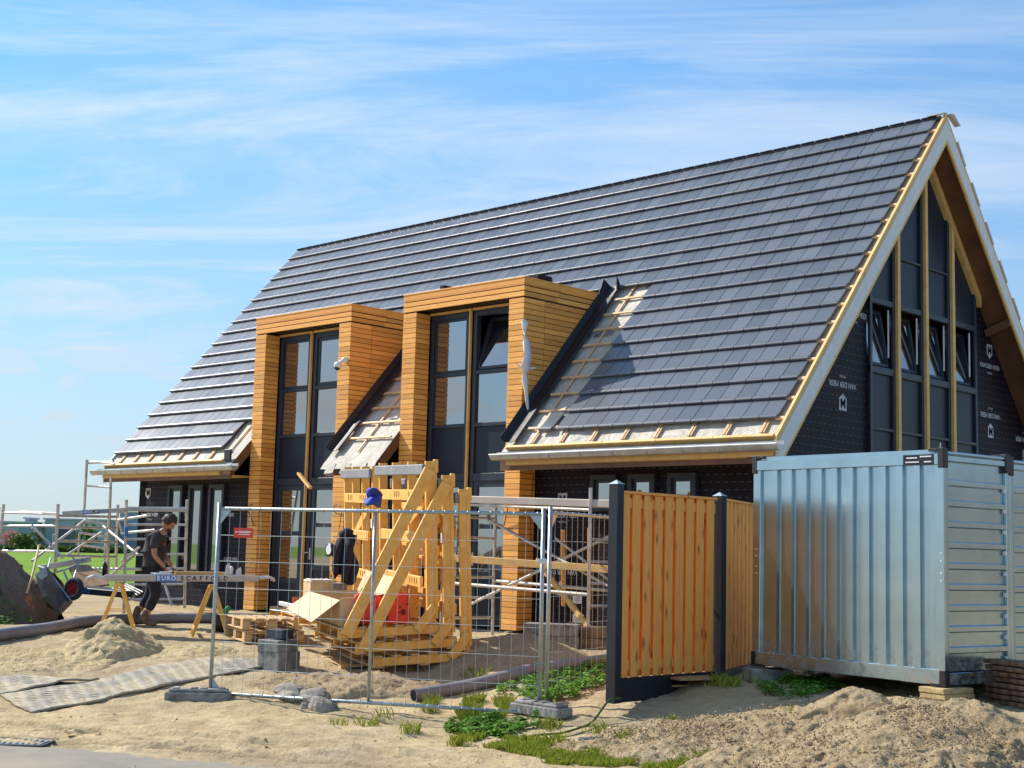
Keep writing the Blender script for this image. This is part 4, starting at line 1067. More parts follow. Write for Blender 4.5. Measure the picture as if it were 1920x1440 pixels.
# hose, brick, litter, drain grate, boards under the fence
hs = [gp(*p) for p in ((985, 1392), (1010, 1388), (1050, 1384), (1080, 1380), (1110, 1365), (1140, 1350), (1165, 1342))]
cable('hose', 'thin pale green hose trailing over the dirt in front of the wooden fence', [p+Vector((0, 0, .03+.02*(i > 3)+.12*(i > 4))) for i, p in enumerate(hs)], .011, 'farleaf')
bpz = gp(1112, 1402); mb = MB(); mb.obox(bpz+Vector((0, 0, .03)), (.24, .14, .06), (R0*.93+F0*.36, F0*.93-R0*.36, Vector((0, 0, 1))), .008)
tag(mb.build('brick', M['dark_conc']), 'single dark grey paving brick lying in the foreground grass', 'brick')
lp = gp(158, 1379); mb = MB(); vs = []
for i in range(7):
    for j in range(5):
        vs.append(lp+R0*(-.16+.32*i/6)+F0*(-.1+.2*j/4)+Vector((0, 0, .03+.05*max(0, 1-i/3)+.045*noise.noise(Vector((i*1.7, j*1.7, 1))))))
mb.add(vs, [(i*5+j, (i+1)*5+j, (i+1)*5+j+1, i*5+j+1) for i in range(6) for j in range(4)])
o = tag(mb.build('paper_litter', M['litter'], smooth=False), 'crumpled tan scrap of paper on the sand above the drain grate', 'litter'); s_ = o.modifiers.new('t', 'SOLIDIFY'); s_.thickness = .004
gl, gd = to_ld(*gp(35, 1394).xy); zz_ = base_z(gl, gd)+.004
gr_ = thing('drain_grate', 'slotted metal street drain grate at the bottom left corner', 'drain grate', LD(gl, gd, zz_))
mb = MB()
for k in range(9): mb.obox(LD(gl-.22+.055*k, gd, zz_), (.022, .34, .02), (R0, F0, Vector((0, 0, 1))), .003)
mb.build('slats', M['galv_tube'], gr_)
mb = MB()
for (a, b, c_, d_) in ((0, .2, .56, .05), (0, -.2, .56, .05), (-.27, 0, .03, .36), (.27, 0, .03, .36)): mb.obox(LD(gl+a, gd+b, zz_+.001), (c_, d_, .022), (R0, F0, Vector((0, 0, 1))), .004)
mb.obox(LD(gl, gd, zz_-.03), (.5, .38, .012), (R0, F0, Vector((0, 0, 1))))
mb.build('frame', M['dark_conc'], gr_)
for (px, py, ln, an, lb) in ((1250, 1292, .50, .30, 'left one of two thin boards lying under the wooden fence'), (1300, 1288, .52, .45, 'right one of two thin boards lying under the wooden fence, overlapping the other')):
    p = gp(px, py)+Vector((0, 0, .035+(.03 if px > 1280 else 0))); a = R0*math.cos(an)+F0*math.sin(an); b = F0*math.cos(an)-R0*math.sin(an); mb = MB()
    mb.obox(p, (ln, .30, .022), (a, b, Vector((0, 0, 1))), .003); tag(mb.build('board_offcut', M['osb']), lb, 'board', 'thin boards lying under the wooden fence')

# ------------------------------------------------------------------ mesh fence panels and concrete feet
Z3 = Vector((0, 0, 1))
def fence_panel(label, a, b, sign=False):
    a = Vector(a); b = Vector(b); hx = (b-a); L_ = hx.length if sign else 3.5; x = hx.normalized(); x.z = 0 if abs(x.z) < .001 else x.z; x.normalize()
    y = Z3.cross(x).normalized(); z = Z3
    m = frame(a, x, y, z); t = thing('mesh_fence_panel', label, 'mesh fence', mat=m, group='mesh fence panels on concrete feet', local=True)
    for xx in (0, L_):
        mb = MB(); mb.tube([(xx, 0, -.09), (xx, 0, 2.06)], .021, 12); mb.build('post', M['galv_tube'], t, smooth=True)
    mb = MB(); mb.tube([(L_/2, 0, .02), (L_/2, 0, 1.98)], .017, 10); mb.build('middle_post', M['galv_tube'], t, smooth=True)
    for zz in (.02, 2.0):
        mb = MB(); mb.tube([(.02, 0, zz), (L_-.02, 0, zz)], .019, 10)
        for k in range(1, int(L_/.125)+1): mb.tube([(k*.125-.004, 0, zz), (k*.125+.004, 0, zz)], .0225, 8)
        mb.build('rail', M['galv_tube'], t, smooth=True)
    mb = MB()
    for k in range(1, int(L_/.125)+1): mb.tube([(k*.125, .012 if k % 2 else .010, .02), (k*.125+.004*math.sin(k*7), .012, 2.0)], .0023, 4, False)
    for k in range(1, 7): mb.tube([(0.01, .018, k*.2857+.003*math.sin(k*3)), (L_-.01, .018, k*.2857)], .0026, 4, False)
    mb.build('wire_mesh', M['galv_tube'], t)
    for (xx, zz, sx, sz) in ((.02, 2.0, 1, -1), (L_-.02, 2.0, -1, -1), (.02, .02, 1, 1), (L_-.02, .02, -1, 1)):
        mb = MB(); mb.prism([(xx, -.004, zz), (xx+sx*.14, -.004, zz), (xx, -.004, zz+sz*.17)], (0, .006, 0)); mb.build('corner_gusset', M['galv_tube'], t)
    if sign:
        mb = MB(); mb.obox((.32, -.026, 1.74), (.235, .003, .105), ID3, .002); s_ = mb.build('sign', M['signred'], t)
        mb = MB()
        for (x0, x1, z_, h_) in ((.225, .255, 1.748, .016), (.265, .41, 1.750, .020), (.265, .40, 1.724, .010)):
            xx = x0
            while xx < x1: wv = random.uniform(.008, .016); mb.box(xx, min(x1, xx+wv), -.0295, -.028, z_-h_/2, z_+h_/2); xx += wv+.004
        mb.build('sign_print', M['white_print'], s_)
    return t
pa, pb = at(394, 1303, 15.1), at(1011, 1329, 14.0)
fence_panel('wide mesh fence panel in front of the pallet racks, carrying a small red sign', pa, Vector((pb.x, pb.y, pa.z)), True)
qa, qb = at(1024, 1332, 14.25), at(1136, 1291, 15.4)
fence_panel('narrow looking mesh fence panel turned away from us beside the wooden fence', qa, Vector((qb.x, qb.y, qa.z)))
mb = MB(); c = at(1016, 1052, 14.1); mb.obox(c, (.10, .05, .05), (R0, F0, Z3), .01); mb.obox(c+R0*.0-F0*.03, (.028, .03, .028), (R0, F0, Z3), .008)
tag(mb.build('fence_clamp', M['white_pl']), 'small pale clamp joining the posts of the two mesh fence panels', 'clamp')
def foot(label, c, rot, kind=0):
    x = R0*math.cos(rot)+F0*math.sin(rot); y = Z3.cross(x)
    mb = MB(); 
    mb.obox(c+Z3*.05, (.70, .22, .10), (x, y, Z3), .012); mb.obox(c+Z3*.115, (.62, .17, .035), (x, y, Z3), .012)
    for k in (-.24, -.05, .05, .24): mb.obox(c+x*k-y*.0+Z3*.135, (.07, .12, .02), (x, y, Z3), .006)
    return tag(mb.build('concrete_weight', M['concrete']), label, 'concrete weight', 'concrete weights of the mesh fence')
p = at(372, 1318, 15.0); p.z = gz(p)-.01; foot('concrete foot under the left end of the wide mesh fence panel', p, .12)
p = at(1014, 1345, 13.95); p.z = gz(p)+.0; foot('concrete foot under the joint of the two mesh fence panels', p, -.85)

# ------------------------------------------------------------------ concrete block stacks and paving stacks
def block(label, c, size, rot, group, mat='concrete', cat='concrete block', name='concrete_block', ch=.008):
    x = R0*math.cos(rot)+F0*math.sin(rot); y = Z3.cross(x); mb = MB(); mb.obox(Vector(c)+Z3*(size[2]/2), size, (x, y, Z3), ch)
    return tag(mb.build(name, M[mat]), label, cat, group)
p = gp(522, 1252); p.z -= .03; g_ = 'concrete blocks stacked left of the pallets'; r_ = .92
block('bottom block of the grey block stack left of the pallets', p, (.36, .36, .23), r_, g_)
block('middle block of the grey block stack left of the pallets', p+Z3*.222-R0*.015, (.36, .34, .14), r_+.05, g_)
block('small top block of the grey block stack left of the pallets', p+Z3*.374+F0*.03, (.20, .26, .11), r_+.02, g_, 'dark_conc')
p = at(1040, 1214, 18.9); p.z = gz(p)-.02; x_ = R0*.80-F0*.6
block('left bottom concrete slab against the foil wall', p, (.72, .35, .19), -.25, 'concrete slabs stacked against the foil wall')
block('left top concrete slab against the foil wall', p+Z3*.192-R0*.03, (.74, .33, .16), -.22, 'concrete slabs stacked against the foil wall')
block('right bottom brownish slab against the foil wall', p+R0*.60-F0*.14, (.44, .36, .18), -.3, 'concrete slabs stacked against the foil wall', 'brown_conc')
block('right top brownish slab against the foil wall', p+Z3*.182+R0*.62-F0*.14, (.50, .33, .15), -.24, 'concrete slabs stacked against the foil wall', 'brown_conc')

# ------------------------------------------------------------------ wooden fence
def wood_panel(label, a, dirv, W_=1.63, n=9):
    y = Z3.cross(dirv); t = thing('wooden_fence_panel', label, 'wooden fence', mat=frame(Vector(a), dirv, y, Z3), group='wooden fence panels between black posts', local=True)
    rn = random.Random(len(label)); HT = 1.86; p = W_/n
    mb = MB()
    for k in range(n):
        w_ = p-.050; x0 = .008+k*p+rn.uniform(-.002, .002); mb.box(x0, x0+w_, -.022, -.004, .02, HT-.03, .004)
    build_each(mb, 'front_board', M['fence'], t)
    mb = MB()
    for k in range(n): x0 = k*p+p*.5; mb.box(x0, min(x0+p-.02, W_-.002), .030, .046, .02, HT-.03, .004)
    build_each(mb, 'back_board', M['fence'], t)
    mb = MB()
    for zz in (.14, HT-.12): mb.box(.0, W_, -.0035, .0295, zz-.05, zz+.05, .003)
    build_each(mb, 'rail', M['fence'], t)
    mb = MB(); mb.box(0, W_, -.035, .05, HT-.028, HT+.0, .005); mb.build('cap', M['fence'], t)
    mb = MB(); mb.box(-.0, W_, -.02, .025, -.22, .015, .004); mb.build('base_board', M['black_steel'], t)
    return t
A1 = at(1157, 1275, 13.8); B1 = at(1343, 1262, 14.97); d1 = (B1-A1); d1.z = 0; d1.normalize()
tilt = 0
wood_panel('wide wooden fence panel of upright knotty boards with nine boards in full view', A1, d1, 1.60, 9)
C1 = Vector((B1.x, B1.y, A1.z))+d1*.10; d2 = (R0*.40+F0*.916).normalized()
wood_panel('wooden fence panel mostly hidden behind the metal container, darker in its shade', C1+d2*.05, d2, 1.60, 9)
def fpost(label, c, top=2.04):
    t = thing('fence_post', label, 'fence post', Vector(c)-Z3*.26, 'black posts of the wooden fence')
    mb = MB(); mb.obox(Vector(c)+Z3*(top/2-.12), (.10, .12, top+.2), (d1, Z3.cross(d1), Z3), .006); mb.build('shaft', M['black_steel'], t)
    mb = MB(); q = Vector(c)+Z3*(top-.02); y = Z3.cross(d1); vs = [q-d1*.055-y*.065, q+d1*.055-y*.065, q+d1*.055+y*.065, q-d1*.055+y*.065, q+Z3*.045]
    mb.add(vs, [(0, 1, 4), (1, 2, 4), (2, 3, 4), (3, 0, 4), (3, 2, 1, 0)]); mb.build('cap', M['galv_tube'], t)
fpost('near black fence post at the left end of the wooden fence', A1-d1*.055, 1.94); fpost('black fence post between the two wooden fence panels', Vector((B1.x, B1.y, A1.z))+d1*.04, 1.90)

# ------------------------------------------------------------------ steel storage containers
CD = 12.8; NB = at(1772, 1286, CD); th = R(52.5)
fx = (R0*-math.cos(th)+F0*math.sin(th)).normalized(); sx = (R0*math.sin(th)+F0*math.cos(th)).normalized()   # along the front, along the side
# the container stands slightly out of level like in the photograph
LB = at(1410, 1246, CD*1.145); fx = (LB-NB).normalized(); sx = fx.cross(Z3).normalized()*-1
if sx.dot(F0) < 0: sx = -sx
up = sx.cross(fx).normalized()
if up.z < 0: up = -up
CW = (LB-NB).length; CH = 2.15; CL = 1.06
def corr(mb, o, u, v_, n, width, height, ribs, rd=.022, horiz=False, top=.03):
    pass
def container(label, o, depth, sign):
    # local: x along front (to the left), y into the side, z up
    t = thing('storage_container', label, 'container', mat=frame(o, fx, sx, up), group='galvanised steel storage containers side by side', local=True)
    fr = .06
    def wall(name, P0, ux, uz, nrm, W_, H_, ribs, rw, vertical=True):
        # folded sheet: flats with raised trapezoid ribs
        mb = MB(); pr = [(0, 0)]; span = W_ if vertical else H_
        for k in range(ribs):
            c = span*(k+.5)/ribs if ribs > 1 else span/2; c = span*(k+1)/(ribs+1)
            pr += [(c-rw/2-.012, 0), (c-rw/2, .034), (c+rw/2, .034), (c+rw/2+.012, 0)]
        pr.append((span, 0)); vs = []
        for (s_, h_) in pr:
            for e in (0, 1):
                if vertical: vs.append(P0+ux*s_+uz*(H_*e)+nrm*h_)
                else: vs.append(P0+uz*s_+ux*(W_*e)+nrm*h_)
        mb.add(vs, [(2*i, 2*i+2, 2*i+3, 2*i+1) for i in range(len(pr)-1)])
        return mb.build(name, M['galv'], t)
    X, Y = Vector((1, 0, 0)), Vector((0, 1, 0))
    wall('front_wall', Vector((.10, .03, .14)), X, Z3, -Y, CW-.2, CH-.27, 10, .075)
    wall('side_wall', Vector((.035, .06, .12)), Y, Z3, -X, depth-.12, CH-.22, 9, .045, False)
    wall('side_wall', Vector((CW-.035, .06, .12)), Y, Z3, X, depth-.12, CH-.22, 9, .045, False)
    wall('rear_wall', Vector((.10, depth-.03, .14)), X, Z3, Y, CW-.2, CH-.27, 10, .075)
    mb = MB()
    for (x0, x1) in ((0, .10), (CW-.10, CW)):
        mb.box(x0, x1, 0, .055, .1, CH-.08, .005); mb.box(x0, x1, depth-.055, depth, .1, CH-.08, .005)
    mb.box(0, .045, 0.056, .07, .1, CH-.08); build_each(mb, 'corner_post', M['galv'], t)
    mb = MB(); mb.box(.03, CW-.03, -.006, .06, 0.0, .14, .006); mb.box(.03, CW-.03, depth-.06, depth, 0, .14, .006); mb.box(0, .05, .06, depth-.06, 0, .11, .005); mb.box(CW-.05, CW, .06, depth-.06, 0, .11, .005)
    mb.box(.03, CW-.03, -.008, .07, CH-.13, CH-.02, .006); mb.box(.10, CW-.10, .01, .12, CH-.02, CH+.015, .005); mb.box(0, .06, .06, depth-.06, CH-.10, CH-.035, .01); mb.box(0, .05, .06, depth-.06, CH-.03, CH-.0, .008); mb.box(CW-.06, CW, .06, depth-.06, CH-.10, CH-.02, .01); mb.box(.03, CW-.03, depth-.06, depth+.004, CH-.13, CH-.02, .006)
    mb.box(.05, CW-.05, .06, depth-.06, .06, .10); mb.box(.05, CW-.05, .07, depth-.07, CH-.06, CH-.03)
    build_each(mb, 'frame_rail', M['galv'], t)
    mb = MB()
    for x0 in (-.012, CW-.058):
        for y0 in (-.014, depth-.066):
            for (z0, z1) in ((-.012, .14), (CH-.16, CH+.03)): mb.box(x0, x0+.07, y0, y0+.08, z0, z1, .008)
            for z0 in (-.014, CH-.005): mb.box((x0+.069) if x0 < 1 else x0-.10, (x0+.17) if x0 < 1 else x0+.001, y0+.002, y0+.06, z0, z0+.03, .004)
    build_each(mb, 'corner_fitting', M['black'], t)
    mb = MB()
    for x in (.03, CW-.05):
        for z in (.95, 1.02, 1.13, 1.20): mb.tube([(x, .0, z), (x, -.006, z)], .009, 8)
    for k in range(9): mb.obox((.016, depth-.07, .22+.2*k), (.03, .03, .04), ID3, .004)
    mb.build('bolts', M['white_pl'], t)
    if sign:
        mb = MB(); mb.box(.10, .44, -.014, -.0085, CH-.125, CH-.03, .001); s_ = mb.build('sign', M['cloth_navy'], t)
        mb = MB()
        for (x0, x1, z_) in ((.28, .40, CH-.06), (.26, .41, CH-.10), (.12, .25, CH-.05), (.12, .20, CH-.10)):
            xx = x0
            while xx < x1: wv = random.uniform(.008, .015); mb.box(xx, min(x1, xx+wv), -.0165, -.015, z_-.006, z_+.006); xx += wv+.004
        mb.build('sign_print', M['white_print'], s_)
        mb = MB(); mb.tube([(.05, .03, CH+.03), (.05, .03, CH+.075)], .006, 6); mb.build('pin', M['galv_tube'], t)
    return t
container('near galvanised container with the ribbed front face and small dark sign', NB, CL, True)
container('second galvanised container behind the near one, running out of the right edge', NB+sx*(CL+.006)-up*.02, 2.6, False)
# supports under the containers
p0 = NB+sx*.10+fx*.06; 
for k in range(3):
    c = Vector((p0.x, p0.y, NB.z-.018-.052*(k+1)))
    block(('top', 'middle', 'bottom')[k]+' slab of the sandy paving stack under the near container corner', c+R0*.01*k, (.40, .30, .050), .55, 'sandy paving slabs under the near container corner', 'yellow_pave', 'paving slab', 'paving_slab', .006)
b0 = at(1437, 1254, 14.6); b0.z = LB.z-.02-.20
block('grey block under the far left corner of the container', b0, (.42, .30, .19), .2, 'blocks under the container')
for k in range(2):
    for j in range(8):
        c = at(1893+k*30, 1322, 13.0-.25*k); c.z = gz(c)+.052*j
        block('brown roof tile bundle, %s of the %s stack at the right edge' % (('lowest layer', 'second layer', 'third layer', 'fourth layer', 'fifth layer', 'sixth layer', 'seventh layer', 'topmost layer')[j], ('left', 'right')[k]), c+R0*rn.uniform(-.022, .022), (.25, .38, .040), .25+rn.uniform(-.08, .08), 'brown clay tiles stacked at the right edge', 'clay_tile', 'roof tile', 'clay_tile', .004)

# ------------------------------------------------------------------ timber racks on pallets
ux = (R0*.927+F0*.375).normalized(); uy = (F0*.927-R0*.375).normalized()
T_ = Matrix.Rotation(R(-3.3), 4, uy); rx = (T_ @ ux).normalized(); rz = (T_ @ Z3).normalized()
ry = uy.copy(); ry = (Matrix.Rotation(R(2.0), 4, rx) @ ry).normalized(); rz = rx.cross(ry).normalized()
RL, RW, RH = 2.0, 1.25, 2.07
def make_rack(label, L_=RL, height=RH, seed=1):
    t = thing('timber_rack', label, 'timber rack', group='timber transport racks nested on one another', local=True)
    rn = random.Random(seed); mb = MB()
    for y in (.03, L_/2, L_-.03): mb.obox((-RW/2, y, .07), (RW, .048, .10), ID3, .004)
    build_each(mb, 'bearer', M['rack'], t)
    mb = MB()
    for k in range(6): x = -RW+.06+k*(RW-.12)/5; mb.obox((x, L_/2, .132), (.10, L_+.02, .020), ID3, .003)
    for x in (-RW+.06, -RW/2, -.08): mb.obox((x, L_/2, .010), (.10, L_, .020), ID3, .003)
    build_each(mb, 'deck_board', M['pallet'], t)
    mb = MB(); ys = (.05, L_*.36, L_*.68, L_-.05)
    for i, y in enumerate(ys): mb.obox((-.10, y, .143+(height-.143)/2-(.0 if i else -.0)), (.11, .05, height-.143), ID3, .004); 
    build_each(mb, 'post', M['rack'], t)
    mb = MB()
    for i, y in enumerate(ys[:1]): mb.obox((-.04, y+.01, .143+(height-.20)/2), (.045, .09, height-.30), ID3, .004)
    mb.obox((-.02, .05, height-.06), (.05, .06, .16), ID3, .006); build_each(mb, 'back_lath', M['rack'], t)
    mb = MB()
    for i, z in enumerate((.62, 1.15, 1.66)): mb.obox((-.178, L_*.48, z), (.040, L_*.80, .13), ID3, .004)
    build_each(mb, 'notched_rail', M['rack'], t)
    mb = MB()
    for z in (.62, 1.66):
        for k in range(7): mb.obox((-.200, L_*.14+.09*k+(.8 if k > 3 else 0)*.4, z+.01), (.006, .012, .07), ID3)
    mb.build('notches', M['ply'], t)
    mb = MB(); mb.obox((-.185, L_*.5, height-.10), (.045, L_-.02, .13), ID3, .012); mb.build('foam_rail', M['foam_grey'], t)
    mb = MB(); mb.obox((-.14, L_*.75, 1.16), (.02, L_*.45, .10), ID3, .008); mb.obox((-.14, L_*.80, .64), (.02, L_*.36, .10), ID3, .008); build_each(mb, 'foam_pad', M['foam_grey'], t)
    for (y, s_) in ((.005, 0), ):
        if seed != 1: continue
        mb = MB(); mb.beam((-.12, y-.03, height-.10), (-RW+.08, y-.03, .06), .14, .042, (0, 1, 0), .004)
        o = mb.build('strut', M['rack'], t)
    mb = MB(); mb.beam((-.07, -.02, .34), (-.30, -.02, .07), .11, .03, (0, 1, 0), .004); mb.beam((-.135, .2, height-.5), (-.135, L_*.7, height-1.0), .12, .02, (1, 0, 0), .004)
    build_each(mb, 'brace', M['rack'], t)
    mb = MB(); mb.obox((-.166, .05, 1.32), (.004, .055, .12), ID3); mb.build('paper_tag', M['white_print'], t)
    return t
O1 = at(826, 1190, 16.75)
rack = make_rack('tallest timber rack, front of the nested racks behind the mesh fence')
rack.matrix_world = frame(O1, rx, ry, rz)
lab = ('second timber rack, its base tucked under the tallest rack', 'lowest timber rack, rightmost and resting on the sand')
for i in (1, 2):
    c = copy_tree(rack); c['label'] = lab[i-1]
    if i == 2:
        for ch in list(c.children):
            if ch.name.startswith('strut'): bpy.data.objects.remove(ch)
    c['label'] = lab[i-1]; c.matrix_world = frame(O1+rx*(.205*i)-rz*(.172*i)-ry*.02*i, rx, ry, rz)
far = make_rack('short timber rack farthest left behind the others with the jacket hung on it', 1.5, 2.10, 5)
far.matrix_world = frame(at(722, 1165, 19.0), rx, ry, rz)
def on_rack(a, b, c, o=O1): return o+rx*a+ry*b+rz*c
def pallet(label, m, L_=1.2, W_=.8):
    t = thing('pallet', label, 'pallet', mat=m, group='wooden pallets left of the racks', local=True)
    mb = MB()
    for x in (.05, W_/2, W_-.05):
        for y in (.07, L_/2, L_-.07): mb.obox((x, y, .075), (.10, .14, .078), ID3, .004)
    build_each(mb, 'block', M['pallet'], t); mb = MB()
    for k in range(5): mb.obox((.06+k*(W_-.12)/4, L_/2, .147), (.115, L_, .02), ID3, .003)
    for y in (.07, L_/2, L_-.07): mb.obox((W_/2, y, .125), (W_, .12, .02), ID3, .003)
    for x in (.05, W_/2, W_-.05): mb.obox((x, L_/2, .024), (.10, L_, .02), ID3, .003)
    build_each(mb, 'board', M['pallet'], t); return t
PO = at(592, 1196, 18.6)
for k, lb in enumerate(('bottom wooden pallet of the low stack behind the grey blocks', 'top wooden pallet of the low stack behind the grey blocks')):
    o_ = Vector((PO.x, PO.y, gz(PO)+.02+.162*k))+ux*(-.95-.03*k); pallet(lb, frame(o_, (ux+F0*.02).normalized(), (uy-ux*.02).normalized(), Z3))
pallet('wooden pallet lying flat on the sand under the racks', frame(at(640, 1262, 16.7)*1.0+Vector((0, 0, -.06)), rx, ry, rz), 1.9, 1.2)

# load on the racks: boxes, red wrapped foam, profile, cup, jacket, lamp, blue cloth
def openbox(name, label, o, ax, size, mats, flaps, th_=.008):
    t = thing(name, label, 'cardboard box', o); X, Y, Z = ax; W_, D_, H_ = size; P_ = lambda a, b, c: o+X*a+Y*b+Z*c
    mb = MB(); mb.obox(P_(W_/2, D_/2, .004), (W_, D_, th_), ax); 
    for (c, s_) in (((W_/2, 0, H_/2), (W_, th_, H_)), ((W_/2, D_, H_/2), (W_, th_, H_)), ((0, D_/2, H_/2), (th_, D_, H_)), ((W_, D_/2, H_/2), (th_, D_, H_))): mb.obox(P_(*c), s_, ax)
    mb.build('carton', M['card'], t)
    for (a, b, c_, d_) in flaps: 
        q = [P_(*v_) for v_ in (a, b, c_, d_)]; n_ = (q[1]-q[0]).cross(q[2]-q[0]).normalized()*.006
        m2 = MB(); m2.prism(q, n_); m2.build('flap', M['card_in'], t)
    return t
bo = on_rack(-1.19, .14, .15); Wb, Db, Hb = .62, 1.45, .30
openbox('cardboard_box', 'long open cardboard box with pale flaps spread on the tallest rack base', bo, (rx, ry, rz), (Wb, Db, Hb), None,
        [((0, 0, Hb), (0, Db, Hb), (-.30, Db, Hb-.20), (-.34, .02, Hb-.24)), ((0, .0, Hb), (Wb, .0, Hb), (Wb+.02, -.02, Hb+.04), (.0, -.02, Hb+.03)), ((Wb, .1, Hb), (Wb, Db, Hb), (Wb+.12, Db, Hb+.24), (Wb+.14, .1, Hb+.22))])
mb = MB(); c0 = bo+rx*(Wb/2+.07)+ry*(-.0)+rz*.0
N_ = 12; vs = []
for i in range(N_+1):
    for j in range(9):
        u = -.05+ .88*i/N_; vv = j/8; q = Vector((i*.8, j*.8, 2)); vs.append(bo+rx*(.16+.66*i/N_)+ry*(-.03+.02*noise.noise(q))+rz*(.0+(.36+.015*math.sin(i*.9))*vv+.012*noise.noise(q*2)))
mb.add(vs, [(i*9+j, (i+1)*9+j, (i+1)*9+j+1, i*9+j+1) for i in range(N_) for j in range(8)])
o = tag(mb.build('foam_wrap', M['redwrap'], smooth=True), 'red and black mottled wrap hanging out of the end of the long cardboard box', 'wrap'); s_ = o.modifiers.new('t', 'SOLIDIFY'); s_.thickness = .05; s_.offset = 1
b2 = at(598, 1127, 18.4); t = thing('cardboard_box', 'tall cardboard box with a white plastic cover behind the open box', 'cardboard box', b2)
mb = MB(); mb.obox(b2+Z3*.13, (.34, .40, .30), (ux, uy, Z3), .006); mb.build('carton', M['card'], t)
mb = MB(); vs = []
for i in range(9):
    for j in range(9): vs.append(b2+ux*(-.18+.36*i/8)+uy*(-.21+.42*j/8)+Z3*(.285+.02*noise.noise(Vector((i*.9, j*.9, 3)))-.03*(i in (0, 8) or j in (0, 8))))
mb.add(vs, [(i*9+j, (i+1)*9+j, (i+1)*9+j+1, i*9+j+1) for i in range(8) for j in range(8)]); mb.build('plastic_cover', M['film'], t, smooth=True)
b3 = at(636, 1127, 18.1); mb = MB(); mb.obox(b3+Z3*.11, (.18, .26, .24), ((ux*.95-F0*.3).normalized(), (uy*.95+R0*.3).normalized(), Z3), .005)
tag(mb.build('carton', plain('grey_print_carton', (.24, .20, .19), .8)), 'small grey brown carton right of the tall cardboard box', 'cardboard box')
mb = MB(); mb.beam(at(526, 1131, 17.9), at(577, 1143, 17.4), .06, .05, Z3, .004); tag(mb.build('metal_profile', M['white_pl']), 'pale metal profile lying across the left pallet', 'metal profile')
mb = MB(); mb.beam(at(512, 1143, 18.3), at(572, 1152, 17.7), .09, .012, Z3, .002); tag(mb.build('metal_strip', M['galv_tube']), 'thin grey strip lying on the left pallet in front of the profile', 'metal strip')
cu = at(553, 1127, 17.9); mb = MB(); mb.tube([cu-Z3*.06, cu+Z3*.035], .032, 14); mb.tube([cu+Z3*.035, cu+Z3*.05], [.036, .036], 14); tag(mb.build('cup', M['orange']), 'small orange cup standing by the pale profile', 'cup')
# jacket: a thick folded cloth over the far rack's rail
jt = at(648, 1003, 18.0); jk = thing('jacket', 'dark navy jacket hanging over the end of a rack rail', 'jacket', jt)
def cloth(mb, cols, rows, f):
    vs = [f(i/(cols-1), j/(rows-1)) for i in range(cols) for j in range(rows)]
    mb.add(vs, [(i*rows+j, (i+1)*rows+j, (i+1)*rows+j+1, i*rows+j+1) for i in range(cols-1) for j in range(rows-1)])
mb = MB()
def fj(u, v_):
    px = 637+30*u-(12*v_*(1-u))+3*math.sin(v_*9+u*2); py = 1000+10*abs(u-.35)+(66+16*math.sin(u*2.2)+8*math.sin(u*9))*v_
    if u < .12: py -= 14*v_
    m_ = 17.95-.10*math.sin(v_*3.1)-.06*math.sin(u*14+v_*2)*v_
    return at(px-4*v_, py, m_)
cloth(mb, 22, 18, fj); o = mb.build('body', M['cloth_navy'], jk, smooth=True); s_ = o.modifiers.new('t', 'SOLIDIFY'); s_.thickness = .05
mb = MB(); pts = [at(641, 1012, 17.85), at(634, 1035, 17.8), at(630, 1060, 17.8), at(631, 1075, 17.82)]; mb.tube(pts, [.055, .06, .05, .04], 10); mb.build('sleeve', M['cloth_navy'], jk, smooth=True)
mb = MB(); pts = [at(655, 1012, 17.82), at(653, 1040, 17.75), at(648, 1070, 17.76), at(645, 1092, 17.8)]; mb.tube(pts, [.05, .065, .055, .035], 10); mb.build('sleeve', M['cloth_navy'], jk, smooth=True)
mb = MB(); pts = [at(640, 1001, 17.9), at(650, 997, 17.85), at(662, 999, 17.85)]; mb.tube(pts, [.04, .055, .035], 10); mb.build('collar', M['cloth_navy'], jk, smooth=True)
o = bpy.data.objects.new
wl = at(624, 1031, 18.0); t = thing('work_lamp', 'round black work lamp clamped beside the hanging jacket', 'work lamp', wl)
dr = (-R0*.75-F0*.6).normalized(); mb = MB(); mb.tube([wl-dr*.16, wl-dr*.04, wl+dr*.02, wl+dr*.06], [.04, .05, .085, .09], 16); mb.build('housing', M['black'], t, smooth=True)
mb = MB(); mb.tube([wl+dr*.055, wl+dr*.066], .062, 16); mb.build('lens', M['white_pl'], t)
mb = MB()
def fb2(u, v_):
    px = 692+19*u+1.5*math.sin(v_*5); py = 921+25*v_-7*math.sin(u*3.1)*(1-v_)+3*math.sin(u*8)*v_; return at(px-6*v_*(1-u), py, 17.6-.10*math.sin(u*3.1)-.05*math.sin(v_*7+u*3))
cloth(mb, 14, 14, fb2); o = tag(mb.build('cloth', M['cloth_blue'], smooth=True), 'bright blue cloth tucked between the rack posts', 'cloth'); s_ = o.modifiers.new('t', 'SOLIDIFY'); s_.thickness = .04

# ------------------------------------------------------------------ scaffolding
def tube_part(name, a, b, r, parent, mat='alu', n=10):
    mb = MB(); mb.tube([a, b], r, n); return mb.build(name, M[mat], parent, smooth=False)
def P2D(px, py, m): return at(px, py, m)
